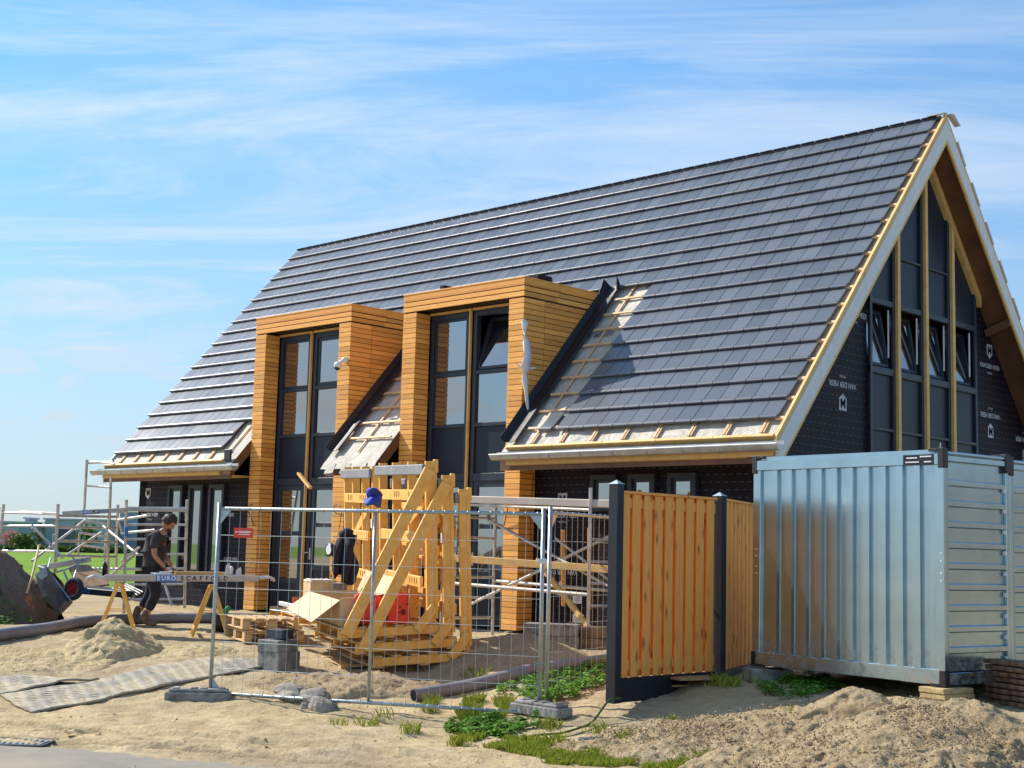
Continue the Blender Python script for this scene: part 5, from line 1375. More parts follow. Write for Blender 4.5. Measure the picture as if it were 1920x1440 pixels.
# right tower in front of the foil wall
def vert(l, d, z0, z1): return LD(l, d, z0), LD(l, d, z1)
st = thing('scaffold_tower', 'low aluminium scaffold tower in front of the foil wall right of the pallet racks', 'scaffold', LD(.2, 20.2, 0))
fr_ = (( -.95, 20.9), (-.20, 21.45)), ((1.10, 19.0), (1.72, 19.55))
tops = ((2.12, 2.05), (2.16, 2.10))
for k, (a, b) in enumerate(fr_):
    fo = MB(); fo.tube(vert(a[0], a[1], .02, tops[k][0]), .025, 10); f_ = fo.build('frame_post', M['alu'], st)
    tube_part('frame_post', *vert(b[0], b[1], .02, tops[k][1]), .025, st)
    for z in (.28, .58, .88, 1.17, 1.47, 1.77):
        tube_part('rung', LD(a[0], a[1], z), LD(b[0], b[1], z), .021, st)
for (p, q, r_) in (((-.95, 20.9, .80), (1.10, 19.0, .73), .024), ((-.20, 21.45, .83), (1.72, 19.55, .76), .024), ((-.95, 20.9, 1.96), (1.10, 19.0, 1.86), .022)):
    tube_part('ledger', LD(*p), LD(*q), r_, st)
mb = MB(); mb.beam(LD(-.95, 20.86, 2.03), LD(1.75, 18.46, 1.93), .05, .10, Z3, .006); mb.beam(LD(-.25, 21.4, 2.04), LD(2.2, 19.25, 1.94), .05, .10, Z3, .006); build_each(mb, 'platform_beam', M['board_alu'], st)
mb = MB(); mb.prism([LD(-.9, 20.9, 2.06), LD(1.70, 18.55, 1.97), LD(2.15, 19.2, 1.97), LD(-.28, 21.38, 2.06)], (0, 0, .012)); mb.build('platform_deck', M['ply'], st)
mb = MB(); mb.prism([LD(-.88, 21.3, .50), LD(.9, 19.6, .46), LD(1.4, 20.1, .46), LD(-.3, 21.8, .50)], (0, 0, .012)); 
tube_part('brace', P2D(912, 972, 20.8), P2D(1140, 1098, 18.9), .021, st); tube_part('brace', P2D(884, 1132, 21.0), P2D(1150, 1002, 19.1), .021, st)
tube_part('brace', P2D(1042, 1009, 19.9), P2D(1168, 1108, 19.0), .020, st)
mb = MB(); mb.tube([P2D(914, 966, 20.8), P2D(922, 982, 20.8)], .034, 8); mb.build('brace_hook', M['galv_tube'], st)
def plank(name, label, p, q, w_=.05, h_=.08, mat='pine', cat='plank', group=None, u=(0, 0, 1)):
    mb = MB(); mb.beam(p, q, w_, h_, u, .004); return tag(mb.build(name, M[mat]), label, cat, group)
plank('timber_plank', 'long yellow plank laid level across the right scaffold tower', P2D(842, 1046, 20.6), P2D(1150, 1068, 18.85), .05, .10)
plank('timber_plank', 'slanting yellow plank leaning against the foil wall down to the ground', P2D(1006, 1050, 20.6), P2D(1128, 1208, 19.0), .04, .085)
mbs = (('upright orange lath on the foil wall behind the fence joint', 1056, 994, 1136, 20.9), ('upright orange lath on the foil wall beside the right scaffold post', 1105, 990, 1142, 20.6))
for (lb, px, y0, y1, m_) in mbs: plank('wall_lath', lb, P2D(px, y0, m_), P2D(px+0, y1, m_-.05), .045, .055, 'clad', 'lath', 'orange laths on the foil wall', R0)
for k, (x0, y0, x1, y1, lb) in enumerate(((1074, 1117, 1090, 1132, 'upper white and blue sticker on the foil wall'), (1074, 1151, 1094, 1168, 'lower white and blue sticker on the foil wall'))):
    a = pY(x0, y0, YW-.012); b = pY(x1, y1, YW-.012); mb = MB(); mb.box(a.x, b.x, YW-.015, YW-.006, min(a.z, b.z), max(a.z, b.z)); t = mb.build('wall_sticker', M['white_pl']); tag(t, lb, 'sticker', 'stickers on the foil wall')
    mb = MB(); w_ = b.x-a.x; zt_ = max(a.z, b.z); h_ = abs(a.z-b.z)
    for j in range(7): mb.box(a.x+w_*random.uniform(.05, .5), a.x+w_*random.uniform(.55, .95), YW-.0175, YW-.016, zt_-h_*(j+.6)/7.5, zt_-h_*(j+.25)/7.5)
    mb.build('print', M['blue'], t)
# left: linked ladder frames, platforms and braces
ls_ = thing('scaffold_tower', 'jumble of aluminium scaffold frames and braces standing left of the house wall', 'scaffold', LD(-7.6, 24.6, 0))
def post(px0, y0, px1, y1, m_, r_=.026): tube_part('frame_post', P2D(px0, y0, m_), P2D(px1, y1, m_), r_, ls_)
post(237, 937, 232, 1150, 23.6); post(351, 937, 346, 1140, 23.9)
for y in (952, 983, 1011, 1040, 1067, 1096, 1124): tube_part('rung', P2D(237-(y-940)*.02, y, 23.6), P2D(350-(y-940)*.02, y+(1 if y < 1000 else -1), 23.9), .021, ls_)
post(109, 945, 102, 1098, 23.4); post(205, 958, 200, 1095, 24.9); post(221, 946, 216, 1100, 25.6)
for y in (968, 989, 1015, 1043): tube_part('rung', P2D(108, y-1, 23.4), P2D(217, y+1, 25.2), .024, ls_)
post(7, 945, 0, 1010, 24.5); post(-2, 950, -8, 1060, 26)
for (y0, y1) in ((961, 964), (986, 986), (1033, 1034)): tube_part('rung', P2D(5, y0, 24.5), P2D(105, y1, 23.5), .021, ls_)
post(163, 862, 157, 970, 27.5); post(208, 893, 201, 1090, 27.2); tube_part('rung', P2D(163, 868, 27.5), P2D(212, 866, 27.2), .024, ls_); tube_part('rung', P2D(162, 911, 27.5), P2D(207, 914, 27.2), .020, ls_); tube_part('rung', P2D(172, 865, 27.5), P2D(215, 870, 27.0), .018, ls_)
for (a, b, m0, m1) in (((60, 985), (118, 1046), 23.3, 23.0), ((160, 975), (60, 1052), 24.6, 23.4), ((194, 987), (258, 1040), 24.6, 23.4), ((190, 998), (124, 1042), 24.8, 24.0), ((258, 1036), (204, 1082), 23.5, 23.8), ((262, 1026), (228, 1052), 23.7, 23.9), ((221, 975), (276, 967), 24.4, 23.8), ((228, 1000), (290, 994), 24.4, 23.9), ((222, 978), (229, 998), 24.4, 24.4), ((160, 975), (200, 982), 24.6, 24.8), ((152, 999), (198, 1006), 25.0, 25.2), ((155, 1022), (196, 1028), 25.0, 25.2), ((170, 1066), (265, 1068), 24.2, 23.7), ((170, 1068), (230, 1088), 24.2, 23.9), ((310, 1098), (322, 1135), 23.6, 23.4)):
    tube_part('brace', P2D(*a, m0), P2D(*b, m1), .022, ls_)
post(149, 998, 147, 1040, 25.6, .02); post(199, 1000, 195, 1060, 25.4, .02)
mb = MB(); mb.beam(P2D(117, 963, 23.3), P2D(236, 956, 23.5), .05, .075, Z3, .006); mb.beam(P2D(236, 955, 23.5), P2D(350, 957, 23.8), .05, .06, Z3, .006); mb.beam(P2D(40, 960, 24.3), P2D(108, 964, 23.4), .05, .05, Z3, .006); build_each(mb, 'platform_beam', M['board_alu'], ls_)
# printed marks on the platform beam
def on_line(a, b, t_): return a+(b-a)*t_
pa_, pb_ = P2D(117, 963, 23.3), P2D(236, 956, 23.5); ax_ = (pb_-pa_).normalized(); ay_ = Z3.copy(); no_ = ax_.cross(Z3).normalized()
if no_.dot(CAM-pa_) < 0: no_ = -no_
def strip_on(t0, t1, name, mat, z0=-.034, z1=.034, o_=.027):
    q0 = on_line(pa_, pb_, t0)+no_*o_; q1 = on_line(pa_, pb_, t1)+no_*o_; m2 = MB(); m2.prism([q0+Z3*z0, q1+Z3*z0, q1+Z3*z1, q0+Z3*z1], no_*.002); return m2.build(name, M[mat], ls_)
strip_on(.30, .43, 'print_block', 'blue'); strip_on(.43, .58, 'print_block', 'cloth_navy')
m2 = MB(); put_text(m2, 'EURO', on_line(pa_, pb_, .365)+no_*.031, ax_, ay_, .06); put_text(m2, 'SCAF', on_line(pa_, pb_, .505)+no_*.031, ax_, ay_, .06); m2.build('print_text', M['white_print'], ls_)
m2 = MB(); put_text(m2, 'FOLD', on_line(pa_, pb_, .66)+no_*.029, ax_, ay_, .06); m2.build('print_text', M['blue'], ls_)
m2 = MB(); m2.tube([P2D(237, 988, 23.55), P2D(236.5, 1006, 23.55)], .029, 10); m2.build('blue_tape', M['blue'], ls_)
# folded platforms and bars in the pile
fp = thing('folded_platform', 'folded aluminium platform with ribbed deck lying tipped over behind the wheelbarrow', 'scaffold platform', P2D(120, 1075, 22.6))
mb = MB(); a_, b_ = P2D(74, 1066, 22.4), P2D(170, 1048, 22.9); mb.beam(a_, b_, .05, .09, Z3, .008); mb.build('side_beam', M['alu'], fp)
m3 = MB(); ax2 = (b_-a_).normalized(); n2 = ax2.cross(Z3).normalized(); n2 = n2 if n2.dot(CAM-a_) > 0 else -n2
put_text(m3, 'EURO', on_line(a_, b_, .82)+n2*.03, ax2, Z3, .08); m3.build('print_text', M['blue'], fp)
mb = MB()
q = [P2D(128, 1066, 22.6), P2D(165, 1060, 22.9), P2D(205, 1098, 22.3), P2D(150, 1106, 22.2)]
mb.prism(q, (0, 0, .02)); mb.build('deck', M['ply'], fp)
mb = MB()
for k in range(15): t_ = (k+.5)/15; mb.beam(on_line(q[0], q[1], t_)+Z3*.024, on_line(q[3], q[2], t_)+Z3*.024, .018, .014, Z3)
mb.build('ribs', M['oldwood'], fp)
fl_ = thing('folded_scaffold', 'bundle of thin folded aluminium bars lying in front of the walking worker', 'scaffold frame', P2D(235, 1105, 21.9))
for k in range(7): tube_part('bar', P2D(206+k*5, 1104-k*1.5, 21.9), P2D(238+k*5, 1128-k*3, 21.5), .012, fl_, n=7)
lb_ = thing('platform_box', 'dark platform lying flat on the ground behind the left trestle with a blue print', 'scaffold platform', P2D(180, 1112, 21.9))
mb = MB(); a_, b_ = P2D(152, 1105, 22.0), P2D(252, 1114, 21.6); mb.beam(a_, b_, .60, .10, Z3, .01); mb.build('deck', M['black'], lb_)
m3 = MB(); ax2 = (b_-a_).normalized(); n2 = ax2.cross(Z3).normalized(); n2 = n2 if n2.dot(CAM-a_) > 0 else -n2; put_text(m3, 'EURO', on_line(a_, b_, .30)+n2*.303, ax2, Z3, .085); m3.build('print_text', M['blue'], lb_)
mb = MB(); mb.tube([P2D(196, 1085, 22.2), P2D(197, 1062, 22.2), P2D(196, 1052, 22.2)], [.045, .04, .012], 10); tag(mb.build('black_bottle', M['black'], smooth=True), 'narrow black bottle standing on the pile between the scaffold frames', 'bottle')

# trestles with the lettered platform beam
def trestle(label, px, py, m_):
    base = at(px, py, m_); base.z = gz(base); X = (R0*.97+F0*.24).normalized(); Y = Z3.cross(X)
    t = thing('trestle', label, 'trestle', mat=frame(base, X, Y, Z3), group='wooden trestles under the platform', local=True)
    mb = MB(); mb.box(-.035, .035, -.34, .34, .66, .70, .004); mb.build('top_rail', M['rack'], t)
    mb = MB()
    for y in (-.29, .29):
        for sx_ in (-1, 1): mb.beam((sx_*.02, y, .69), (sx_*.25, y*1.06, .0), .045, .03, (0, 1, 0), .003)
    build_each(mb, 'leg', M['rack'], t); mb = MB()
    for sx_ in (-1, 1): mb.beam((sx_*.225, -.31, .10), (sx_*.225, .31, .10), .022, .05, Z3, .003)
    for y in (-.30, .30): mb.beam((-.15, y, .33), (.15, y, .33), .008, .012, Z3)
    build_each(mb, 'cross_bar', M['rack'], t); return t
tr0 = trestle('left wooden trestle under the lettered platform', 219, 1186, 19.4)
tr1 = trestle('right wooden trestle under the lettered platform, beside the bucket', 394, 1176, 19.9)
pl = thing('platform', 'long beige scaffold platform laid across two wooden trestles with EURO SCAFFOLD print', 'scaffold platform', at(328, 1092, 19.6))
a_, b_ = at(195, 1084, 19.25), at(484, 1085, 19.75); ax3 = (b_-a_).normalized(); n3 = Vector((ax3.y, -ax3.x, 0)).normalized(); n3 = n3 if n3.dot(CAM-a_) > 0 else -n3
mb = MB(); mb.beam(a_, b_, .035, .085, Z3, .008); mb.beam(a_-n3*.56, b_-n3*.56, .035, .085, Z3, .008); build_each(mb, 'side_beam', M['board_alu'], pl)
mb = MB(); mb.beam(a_-n3*.28+Z3*.03, b_-n3*.28+Z3*.03, .52, .014, Z3); mb.build('deck', M['ply'], pl)
mb = MB()
for (q_, s_) in ((a_, -1), (b_, 1)):
    for o_ in (.04, .5): mb.tube([q_-n3*o_, q_-n3*o_+ax3*(.16*s_)+Z3*.02, q_-n3*o_+ax3*(.22*s_)+Z3*.0, q_-n3*o_+ax3*(.23*s_)-Z3*.04], .018, 8)
build_each(mb, 'hook', M['alu'], pl)
tot = (b_-a_).length; u0 = (290-195)/(484-195); u1 = (329-195)/(484-195)
q0 = on_line(a_, b_, u0)+n3*.0185; q1 = on_line(a_, b_, u1)+n3*.0185; m2 = MB(); m2.prism([q0-Z3*.040, q1-Z3*.040, q1+Z3*.040, q0+Z3*.040], n3*.0015); m2.build('print_block', M['blue'], pl)
m2 = MB()
for k, ch in enumerate('EURO'): put_text(m2, ch, on_line(q0, q1, (k+.6)/4.2)+n3*.003, ax3, Z3, .082)
m2.build('print_text', M['white_print'], pl)
m2 = MB()
for k, ch in enumerate('SCAFFOLD'): put_text(m2, ch, q1+ax3*(.075+.085*k)+n3*.001, ax3, Z3, .082)
m2.build('print_text', M['cloth_navy'], pl)
tz = lambda px, m_, h=0: Vector((*at(px, 1078, m_).xy, a_.z+.045+h))
mb = MB(); mb.beam(tz(328, 19.7, .035)-n3*.2, tz(426, 19.9, .035)-n3*.2, .10, .055, Z3, .004); tag(mb.build('timber_beam', M['pine']), 'short timber beam lying on the trestle platform', 'timber beam')
mb = MB(); w_ = tz(306, 19.6, .02)-n3*.1; mb.obox(w_, (.24, .10, .035), (ax3, n3, Z3), .012); mb.obox(w_+ax3*.02+Z3*.028, (.14, .05, .02), (ax3, n3, Z3), .008); mb.tube([w_-ax3*.11, w_-ax3*.17], .02, 8); tag(mb.build('power_tool', M['white_pl']), 'small white hand tool lying on the platform by the worker hands', 'hand tool')
sf = thing('sealant_can', 'white can and paper scraps standing at the right end of the platform', 'can', tz(437, 19.9))
mb = MB(); c = tz(434, 19.95, .0)-n3*.15; mb.tube([c, c+Z3*.13, c+Z3*.15], [.03, .03, .012], 12); mb.build('can', M['white_pl'], sf, smooth=True)
mb = MB(); c = tz(441, 19.95, .0)-n3*.1; mb.prism([c, c+ax3*.10, c+ax3*.08+Z3*.14, c+ax3*.02+Z3*.10], n3*.01); mb.prism([c-ax3*.14, c-ax3*.06, c-ax3*.08+Z3*.2, c-ax3*.13+Z3*.16], n3*.012); build_each(mb, 'scrap', M['film'], sf)
mb = MB(); mb.beam(tz(452, 19.9, .01)-n3*.2, tz(480, 19.9, .01)-n3*.2, .2, .02, Z3, .003); tag(mb.build('board_offcut', M['ply']), 'small dark board offcut on the right end of the platform', 'board')
bk = at(416, 1160, 20.8); bk.z = gz(bk); t = thing('bucket', 'black tub with a green bottle under the right trestle', 'bucket', bk)
mb = MB(); mb.tube([bk, bk+Z3*.24], [.13, .165], 20); mb.build('tub', M['black'], t, smooth=True)
mb = MB(); mb.tube([bk+Z3*.25, bk+Z3*.262], .172, 20); mb.tube([bk+Z3*.14-R0*.1, bk+Z3*.3-R0*.17, bk+Z3*.32+R0*.1], .006, 6); mb.build('rim', M['black'], t)
mb = MB(); mb.tube([bk+Z3*.22, bk+Z3*.36+R0*.10], .038, 12); mb.build('bottle', M['green'], t, smooth=True)

# wheelbarrow lying on its side, and the shovel on the soil heap
wb = thing('wheelbarrow', 'rusty grey wheelbarrow tipped on its side with a red rimmed tyre', 'wheelbarrow', gp(115, 1140))
def Q(px, py, m_): return at(px, py, m_)
rim = [Q(70, 1075, 21.0), Q(91, 1069, 21.9), Q(103, 1076, 22.1), Q(134, 1126, 22.0), Q(112, 1150, 21.2), Q(88, 1137, 20.85)]
bot = [Q(99, 1090, 21.9), Q(110, 1086, 22.3), Q(118, 1092, 22.35), Q(128, 1116, 22.3), Q(116, 1128, 21.9), Q(103, 1118, 21.8)]
# the tray: underside turned to the camera
und = [Q(69, 1082, 20.9), Q(84, 1066, 21.5), Q(130, 1126, 21.8), Q(112, 1148, 21.1), Q(80, 1118, 20.9)]
mb = MB(); n = 6; vs = rim+bot; mb.add(vs, [(i, (i+1) % n, n+(i+1) % n, n+i) for i in range(n)]+[tuple(range(2*n-1, n-1, -1))])
o = mb.build('tray_inside', M['rust'], wb); 
mb = MB(); ou = [Q(66, 1078, 20.8), Q(86, 1062, 21.5), Q(108, 1090, 21.9), Q(136, 1130, 21.9), Q(112, 1153, 21.0), Q(80, 1120, 20.75)]; ob = [Q(78, 1088, 20.6), Q(88, 1080, 21.0), Q(104, 1100, 21.2), Q(120, 1128, 21.2), Q(108, 1142, 20.8), Q(88, 1116, 20.55)]
mb.add(ou+ob, [(i, (i+1) % 6, 6+(i+1) % 6, 6+i) for i in range(6)]+[tuple(range(6, 12))]); o = mb.build('tray', M['barrow'], wb); s_ = o.modifiers.new('t', 'SOLIDIFY'); s_.thickness = .01
mb = MB(); mb.tube([Q(72, 1062, 22.0), Q(84, 1066, 21.8), Q(100, 1084, 21.6), Q(133, 1127, 21.5)], .017, 8); mb.tube([Q(133, 1040, 22.4), Q(146, 1058, 22.4), Q(122, 1068, 22.2), Q(108, 1072, 22.0)], .015, 8); mb.tube([Q(120, 1072, 22.1), Q(128, 1090, 22.0)], .015, 8); mb.tube([Q(147, 1058, 22.4), Q(138, 1084, 22.2)], .013, 8); mb.tube([Q(95, 1046, 22.5), Q(90, 1064, 22.1)], .013, 8)
build_each(mb, 'frame_tube', M['galv_tube'], wb)
wc = Q(138, 1104, 21.7); wn = (CAM-wc).normalized(); wn = (wn*.80-R0*.58+Z3*.08).normalized(); wu = wn.cross(Z3).normalized(); wv = wn.cross(wu)
def ringmesh(mb, c, n_, rad, tube_r, N1=32, N2=10, sqz=1.0):
    u = n_.cross(Z3).normalized(); v_ = n_.cross(u); vs = []
    for i in range(N1):
        a = 2*math.pi*i/N1; dr_ = u*math.cos(a)+v_*math.sin(a)
        for j in range(N2): b = 2*math.pi*j/N2; vs.append(c+dr_*(rad+tube_r*math.cos(b))+n_*(tube_r*sqz*math.sin(b)))
    mb.add(vs, [(i*N2+j, ((i+1) % N1)*N2+j, ((i+1) % N1)*N2+(j+1) % N2, i*N2+(j+1) % N2) for i in range(N1) for j in range(N2)])
mb = MB(); ringmesh(mb, wc, wn, .135, .050); wh = mb.build('wheel', M['rubber'], wb, smooth=True)
mb = MB(); mb.tube([wc-wn*.02, wc+wn*.015], [.095, .09], 20); ringmesh(mb, wc+wn*.02, wn, .085, .012); mb.tube([wc, wc+wn*.05], .025, 12); mb.build('rim', M['red'], wh)
sh = thing('shovel', 'shovel with a long pale wooden handle stuck in the dark soil heap', 'shovel', gp(55, 1140))
mb = MB(); mb.tube([at(73, 1024, 20.6), at(60, 1082, 20.0), at(50, 1112, 19.8)], .016, 10); mb.tube([at(70.5, 1025, 20.6), at(76.5, 1022, 20.6)], .02, 8); mb.build('handle', M['oldwood'], sh, smooth=True)
mb = MB(); mb.prism([at(47, 1112, 19.8), at(53, 1112, 19.8), at(61, 1138, 19.7), at(57, 1145, 19.7), at(47, 1124, 19.75)], (.02, .02, 0)); mb.build('blade', M['rust'], sh)

# ------------------------------------------------------------------ the worker
def skin(name, mat, pts, edges, parent, levels=2, root=0):
    me = bpy.data.meshes.new(name); me.from_pydata([p[:3] for p in pts], edges, []); me.update()
    o = bpy.data.objects.new(name, me); COL.objects.link(o)
    sm = o.modifiers.new('s', 'SKIN'); sm.use_smooth_shade = True
    for i, p in enumerate(pts):
        sv_ = me.skin_vertices[0].data[i]; sv_.radius = (p[3], p[4] if len(p) > 4 else p[3]); sv_.use_root = (i == root)
    sb = o.modifiers.new('b', 'SUBSURF'); sb.levels = levels; sb.render_levels = levels
    dg = bpy.context.evaluated_depsgraph_get(); m2 = bpy.data.meshes.new_from_object(o.evaluated_get(dg)); bpy.data.objects.remove(o)
    m2.materials.clear(); m2.materials.append(mat); m2.name = name
    for p in m2.polygons: p.use_smooth = True
    o = bpy.data.objects.new(name, m2); COL.objects.link(o); o.parent = parent; return o
WX, WY = R0.copy(), (-F0).copy()      # x = the way he faces (picture right), y = his right hand side (towards the camera)
wb0 = at(283, 1163, 21.3); wb0.z = gz(wb0)+.01
mper = frame(wb0, WX, -WY, Z3)
man = thing('person', 'man in charcoal T-shirt, dark trousers and tan boots walking bent behind the platform', 'person', mat=mper, local=True)
# local axes: x forward, y away from camera (his left), z up
# one continuous body
B = [(.00, 0, .84, .13, .12), (.015, 0, .98, .145, .12), (.0, 0, 1.12, .15, .125), (.01, 0, 1.26, .155, .13), (.05, 0, 1.36, .11, .10), (.105, 0, 1.42, .058), (.15, 0, 1.475, .055),
     (.05, -.165, 1.335, .062), (.045, -.205, 1.20, .052), (.055, -.225, 1.06, .044), (.14, -.205, .965, .037), (.215, -.17, .885, .028),
     (.05, .165, 1.335, .062), (.08, .205, 1.20, .052), (.10, .215, 1.07, .044), (.18, .16, .97, .037), (.25, .09, .89, .028),
     (.01, -.09, .80, .098), (.055, -.10, .62, .082), (.075, -.10, .48, .066), (.0, -.105, .30, .056), (-.06, -.105, .12, .045),
     (-.01, .09, .80, .098), (-.03, .10, .62, .080), (-.06, .10, .48, .064), (-.15, .10, .32, .054), (-.235, .10, .19, .043)]
E_ = [(0, 1), (1, 2), (2, 3), (3, 4), (4, 5), (5, 6), (4, 7), (7, 8), (8, 9), (9, 10), (10, 11), (4, 12), (12, 13), (13, 14), (14, 15), (15, 16), (0, 17), (17, 18), (18, 19), (19, 20), (20, 21), (0, 22), (22, 23), (23, 24), (24, 25), (25, 26)]
B2 = [tuple(p[:3])+tuple(r_*(.72 if i < 5 or i in (17, 18, 22, 23) else .9 if i in (7, 12) else 1) for r_ in p[3:]) for i, p in enumerate(B)]
body = skin('body', M['skin'], B2, E_, man)
# clothing
def grow(i, g): p = list(B[i]); return tuple(p[:3])+tuple(r_+g for r_ in p[3:])
S = [grow(1, .04), grow(2, .05), grow(3, .05), (.045, 0, 1.375, .15, .135), (.09, 0, 1.405, .085), grow(7, .028), (.045, -.205, 1.22, .078), (.048, -.215, 1.15, .074), grow(12, .028), (.08, .205, 1.22, .078), (.085, .21, 1.15, .072), (.0, 0, .88, .165, .145)]
skin('shirt', M['shirt'], S, [(0, 1), (1, 2), (2, 3), (3, 4), (3, 5), (5, 6), (6, 7), (3, 8), (8, 9), (9, 10), (0, 11)], man)
T = [(.0, 0, .88, .155, .14), grow(17, .022), grow(18, .024), (.078, -.10, .48, .088), (.01, -.105, .32, .082), (-.03, -.105, .23, .075), grow(22, .022), grow(23, .024), (-.055, .10, .48, .086), (-.13, .10, .35, .080), (-.18, .10, .27, .072)]
skin('trousers', M['trouser'], T, [(0, 1), (1, 2), (2, 3), (3, 4), (4, 5), (0, 6), (6, 7), (7, 8), (8, 9), (9, 10)], man)
def boot(pts): return skin('boot', M['boot'], pts, [(0, 1), (1, 2), (2, 3), (3, 4)], man)
boot([(-.045, -.105, .26, .066), (-.065, -.105, .13, .062), (-.06, -.105, .055, .058, .052), (.04, -.107, .045, .052, .042), (.125, -.108, .038, .046, .036)])
boot([(-.205, .10, .29, .066), (-.255, .10, .17, .062), (-.262, .10, .10, .056, .05), (-.20, .10, .045, .048, .042), (-.145, .10, .035, .042, .036)])
# head
hc = Vector((.195, 0, 1.565)); hd = R(38)       # looking down
hx_, hz_ = Vector((math.cos(hd), 0, -math.sin(hd))), Vector((math.sin(hd), 0, math.cos(hd)))
def H_(x, y, z): return hc+hx_*x+Vector((0, 1, 0))*y+hz_*z
mb = MB(); vs = []; NS, MS = 24, 18
for j in range(MS+1):
    a = math.pi*j/MS
    for k in range(NS):
        b = 2*math.pi*k/NS; x = math.sin(a)*math.cos(b); y = math.sin(a)*math.sin(b); z = math.cos(a)
        rx_ = .098; ry_ = .076; rz_ = .118
        if z < 0: f = 1+z*.32; ry_ *= f; rx_ *= (1+z*.18)
        px_ = x*rx_+(.012 if z < -.2 and x > 0 else 0)
        if x > .75 and -.35 < z < .12: px_ += .024*math.exp(-(y/.14)**2)*math.exp(-((z+.16)/.2)**2)      # nose
        if x > .6 and z < -.72: px_ += .010
        if x > .6: px_ -= .010*math.exp(-((z-.06)/.10)**2)*math.exp(-((abs(y)-.36)/.2)**2)               # eye sockets
        if x > .7: px_ += .006*math.exp(-((z+.47)/.06)**2)*math.exp(-(y/.25)**2)                         # lips
        vs.append(H_(px_, y*ry_, z*rz_))
mb.add(vs, [(j*NS+k, (j+1)*NS+k, (j+1)*NS+(k+1) % NS, j*NS+(k+1) % NS) for j in range(MS) for k in range(NS)])
for s_ in (-1, 1): sphere(mb, H_(-.005, s_*.077, -.012), .028, 10, 8, (.7, .3, 1.1))
mb.build('head', M['skin'], man, smooth=True)
mb = MB(); vs = []
for j in range(13):
    a = math.pi*.60*j/12
    for k in range(26):
        b = 2*math.pi*k/26; x = math.sin(a)*math.cos(b); y = math.sin(a)*math.sin(b); z = math.cos(a)
        if x > .35 and z < .45: z = .45+(z-.45)*.15; x *= .98
        n_ = 1.02+.20*noise.noise(Vector((x*6, y*6, z*6)))+.12*noise.noise(Vector((x*14, y*14, z*14)))
        vs.append(H_(x*.112*n_-.008, y*.090*n_, z*.136*n_+.004))
mb.add(vs, [(j*26+k, (j+1)*26+k, (j+1)*26+(k+1) % 26, j*26+(k+1) % 26) for j in range(12) for k in range(26)])
mb.build('hair', M['hair'], man, smooth=True)
mb = MB()
for s_ in (-1, 1): sphere(mb, H_(.083, s_*.030, .006), .016, 10, 8, (.35, 1.2, .8)); mb.tube([H_(.088, s_*.045, .01), H_(.0, s_*.082, .008)], .003, 5)
mb.build('glasses', M['black'], man)
mb = MB()
for s_ in (-1, 1): sphere(mb, H_(.076, s_*.02, -.072), .03, 10, 8, (.5, 1.1, .8))
sphere(mb, H_(.07, 0, -.098), .034, 10, 8, (.6, 1.1, .7)); mb.build('beard', M['hair'], man, smooth=True)
# hands: palm plus five bent fingers each
def hand(wrist, fwd, upv, side):
    f = Vector(fwd).normalized(); s_ = Vector(side).normalized(); d = f.cross(s_).normalized(); w_ = Vector(wrist)
    pts = [(*(w_), .026), (*(w_+f*.045), .033, .020), (*(w_+f*.082), .036, .018)]; ed = [(0, 1), (1, 2)]
    for i, (o_, l_) in enumerate(((-.030, .062), (-.010, .074), (.010, .070), (.030, .054))):
        b = len(pts); r0 = w_+f*.085+s_*o_; c1 = r0+f*l_*.45-d*.010; c2 = c1+f*l_*.30-d*.024; c3 = c2+f*l_*.15-d*.028
        pts += [(*c1, .0105), (*c2, .0095), (*c3, .008)]; ed += [(2, b), (b, b+1), (b+1, b+2)]
    b = len(pts); t1 = w_+f*.05-s_*.040-d*.01; t2 = w_+f*.085-s_*.052-d*.03; pts += [(*t1, .013), (*t2, .010)]; ed += [(1, b), (b, b+1)]
    return skin('hand', M['skin'], pts, ed, man, 1)
hand((.215, -.17, .885), (.55, .15, -.80), None, (-.2, 1, 0)); hand((.25, .09, .89), (.55, -.15, -.80), None, (.2, -1, 0))

# ------------------------------------------------------------------ far background beyond the meadow
def far(name, label, l0, l1, d, z0, z1, dep_, mat, cat='building', wins=()):
    t = thing(name, label, cat, LD((l0+l1)/2, d, z0)); mb = MB()
    mb.obox(LD((l0+l1)/2, d+dep_/2, (z0+z1)/2), (l1-l0, dep_, z1-z0), (R0, F0, Z3)); mb.build('wall', M[mat], t)
    mb = MB(); mb.obox(LD((l0+l1)/2, d+dep_/2, z1+.15), (l1-l0+.5, dep_+.5, .3), (R0, F0, Z3)); mb.build('roof', M['farwall'], t)
    for (a, b, c_, e) in wins:
        mb = MB(); mb.obox(LD(l0+(l1-l0)*(a+b)/2, d-.1, z0+(z1-z0)*(c_+e)/2), ((l1-l0)*(b-a), .2, (z1-z0)*(e-c_)), (R0, F0, Z3)); mb.build('window', M['fardark'], t)
    return t
D_ = 230.0; pxl = lambda px, d=D_: (px-960)/FPX*d
def zf(px, py, d=D_): return H+((720+PITCH*FPX*1.0047)+(px-960)*.0256-py)/FPX*d
gzf = base_z(0, 230)
far('factory_hall', 'long low pale grey factory hall at the far left beyond the meadow', pxl(-80), pxl(72), D_, gzf, zf(30, 981), 30, 'farwall2', wins=((.86, .90, .30, .55), (.55, .62, .2, .5), (.1, .5, .12, .24)))
far('factory_hall', 'taller pale factory hall right of the long hall beyond the meadow', pxl(73), pxl(196), D_+6, gzf, zf(130, 975), 30, 'farwall', wins=((.40, .44, .42, .58), (.0, .9, .05, .14)))
far('factory_hall', 'blue grey hall behind the scaffold beside the house wall', pxl(197), pxl(290), D_+12, gzf, zf(230, 960), 30, 'farwall2')
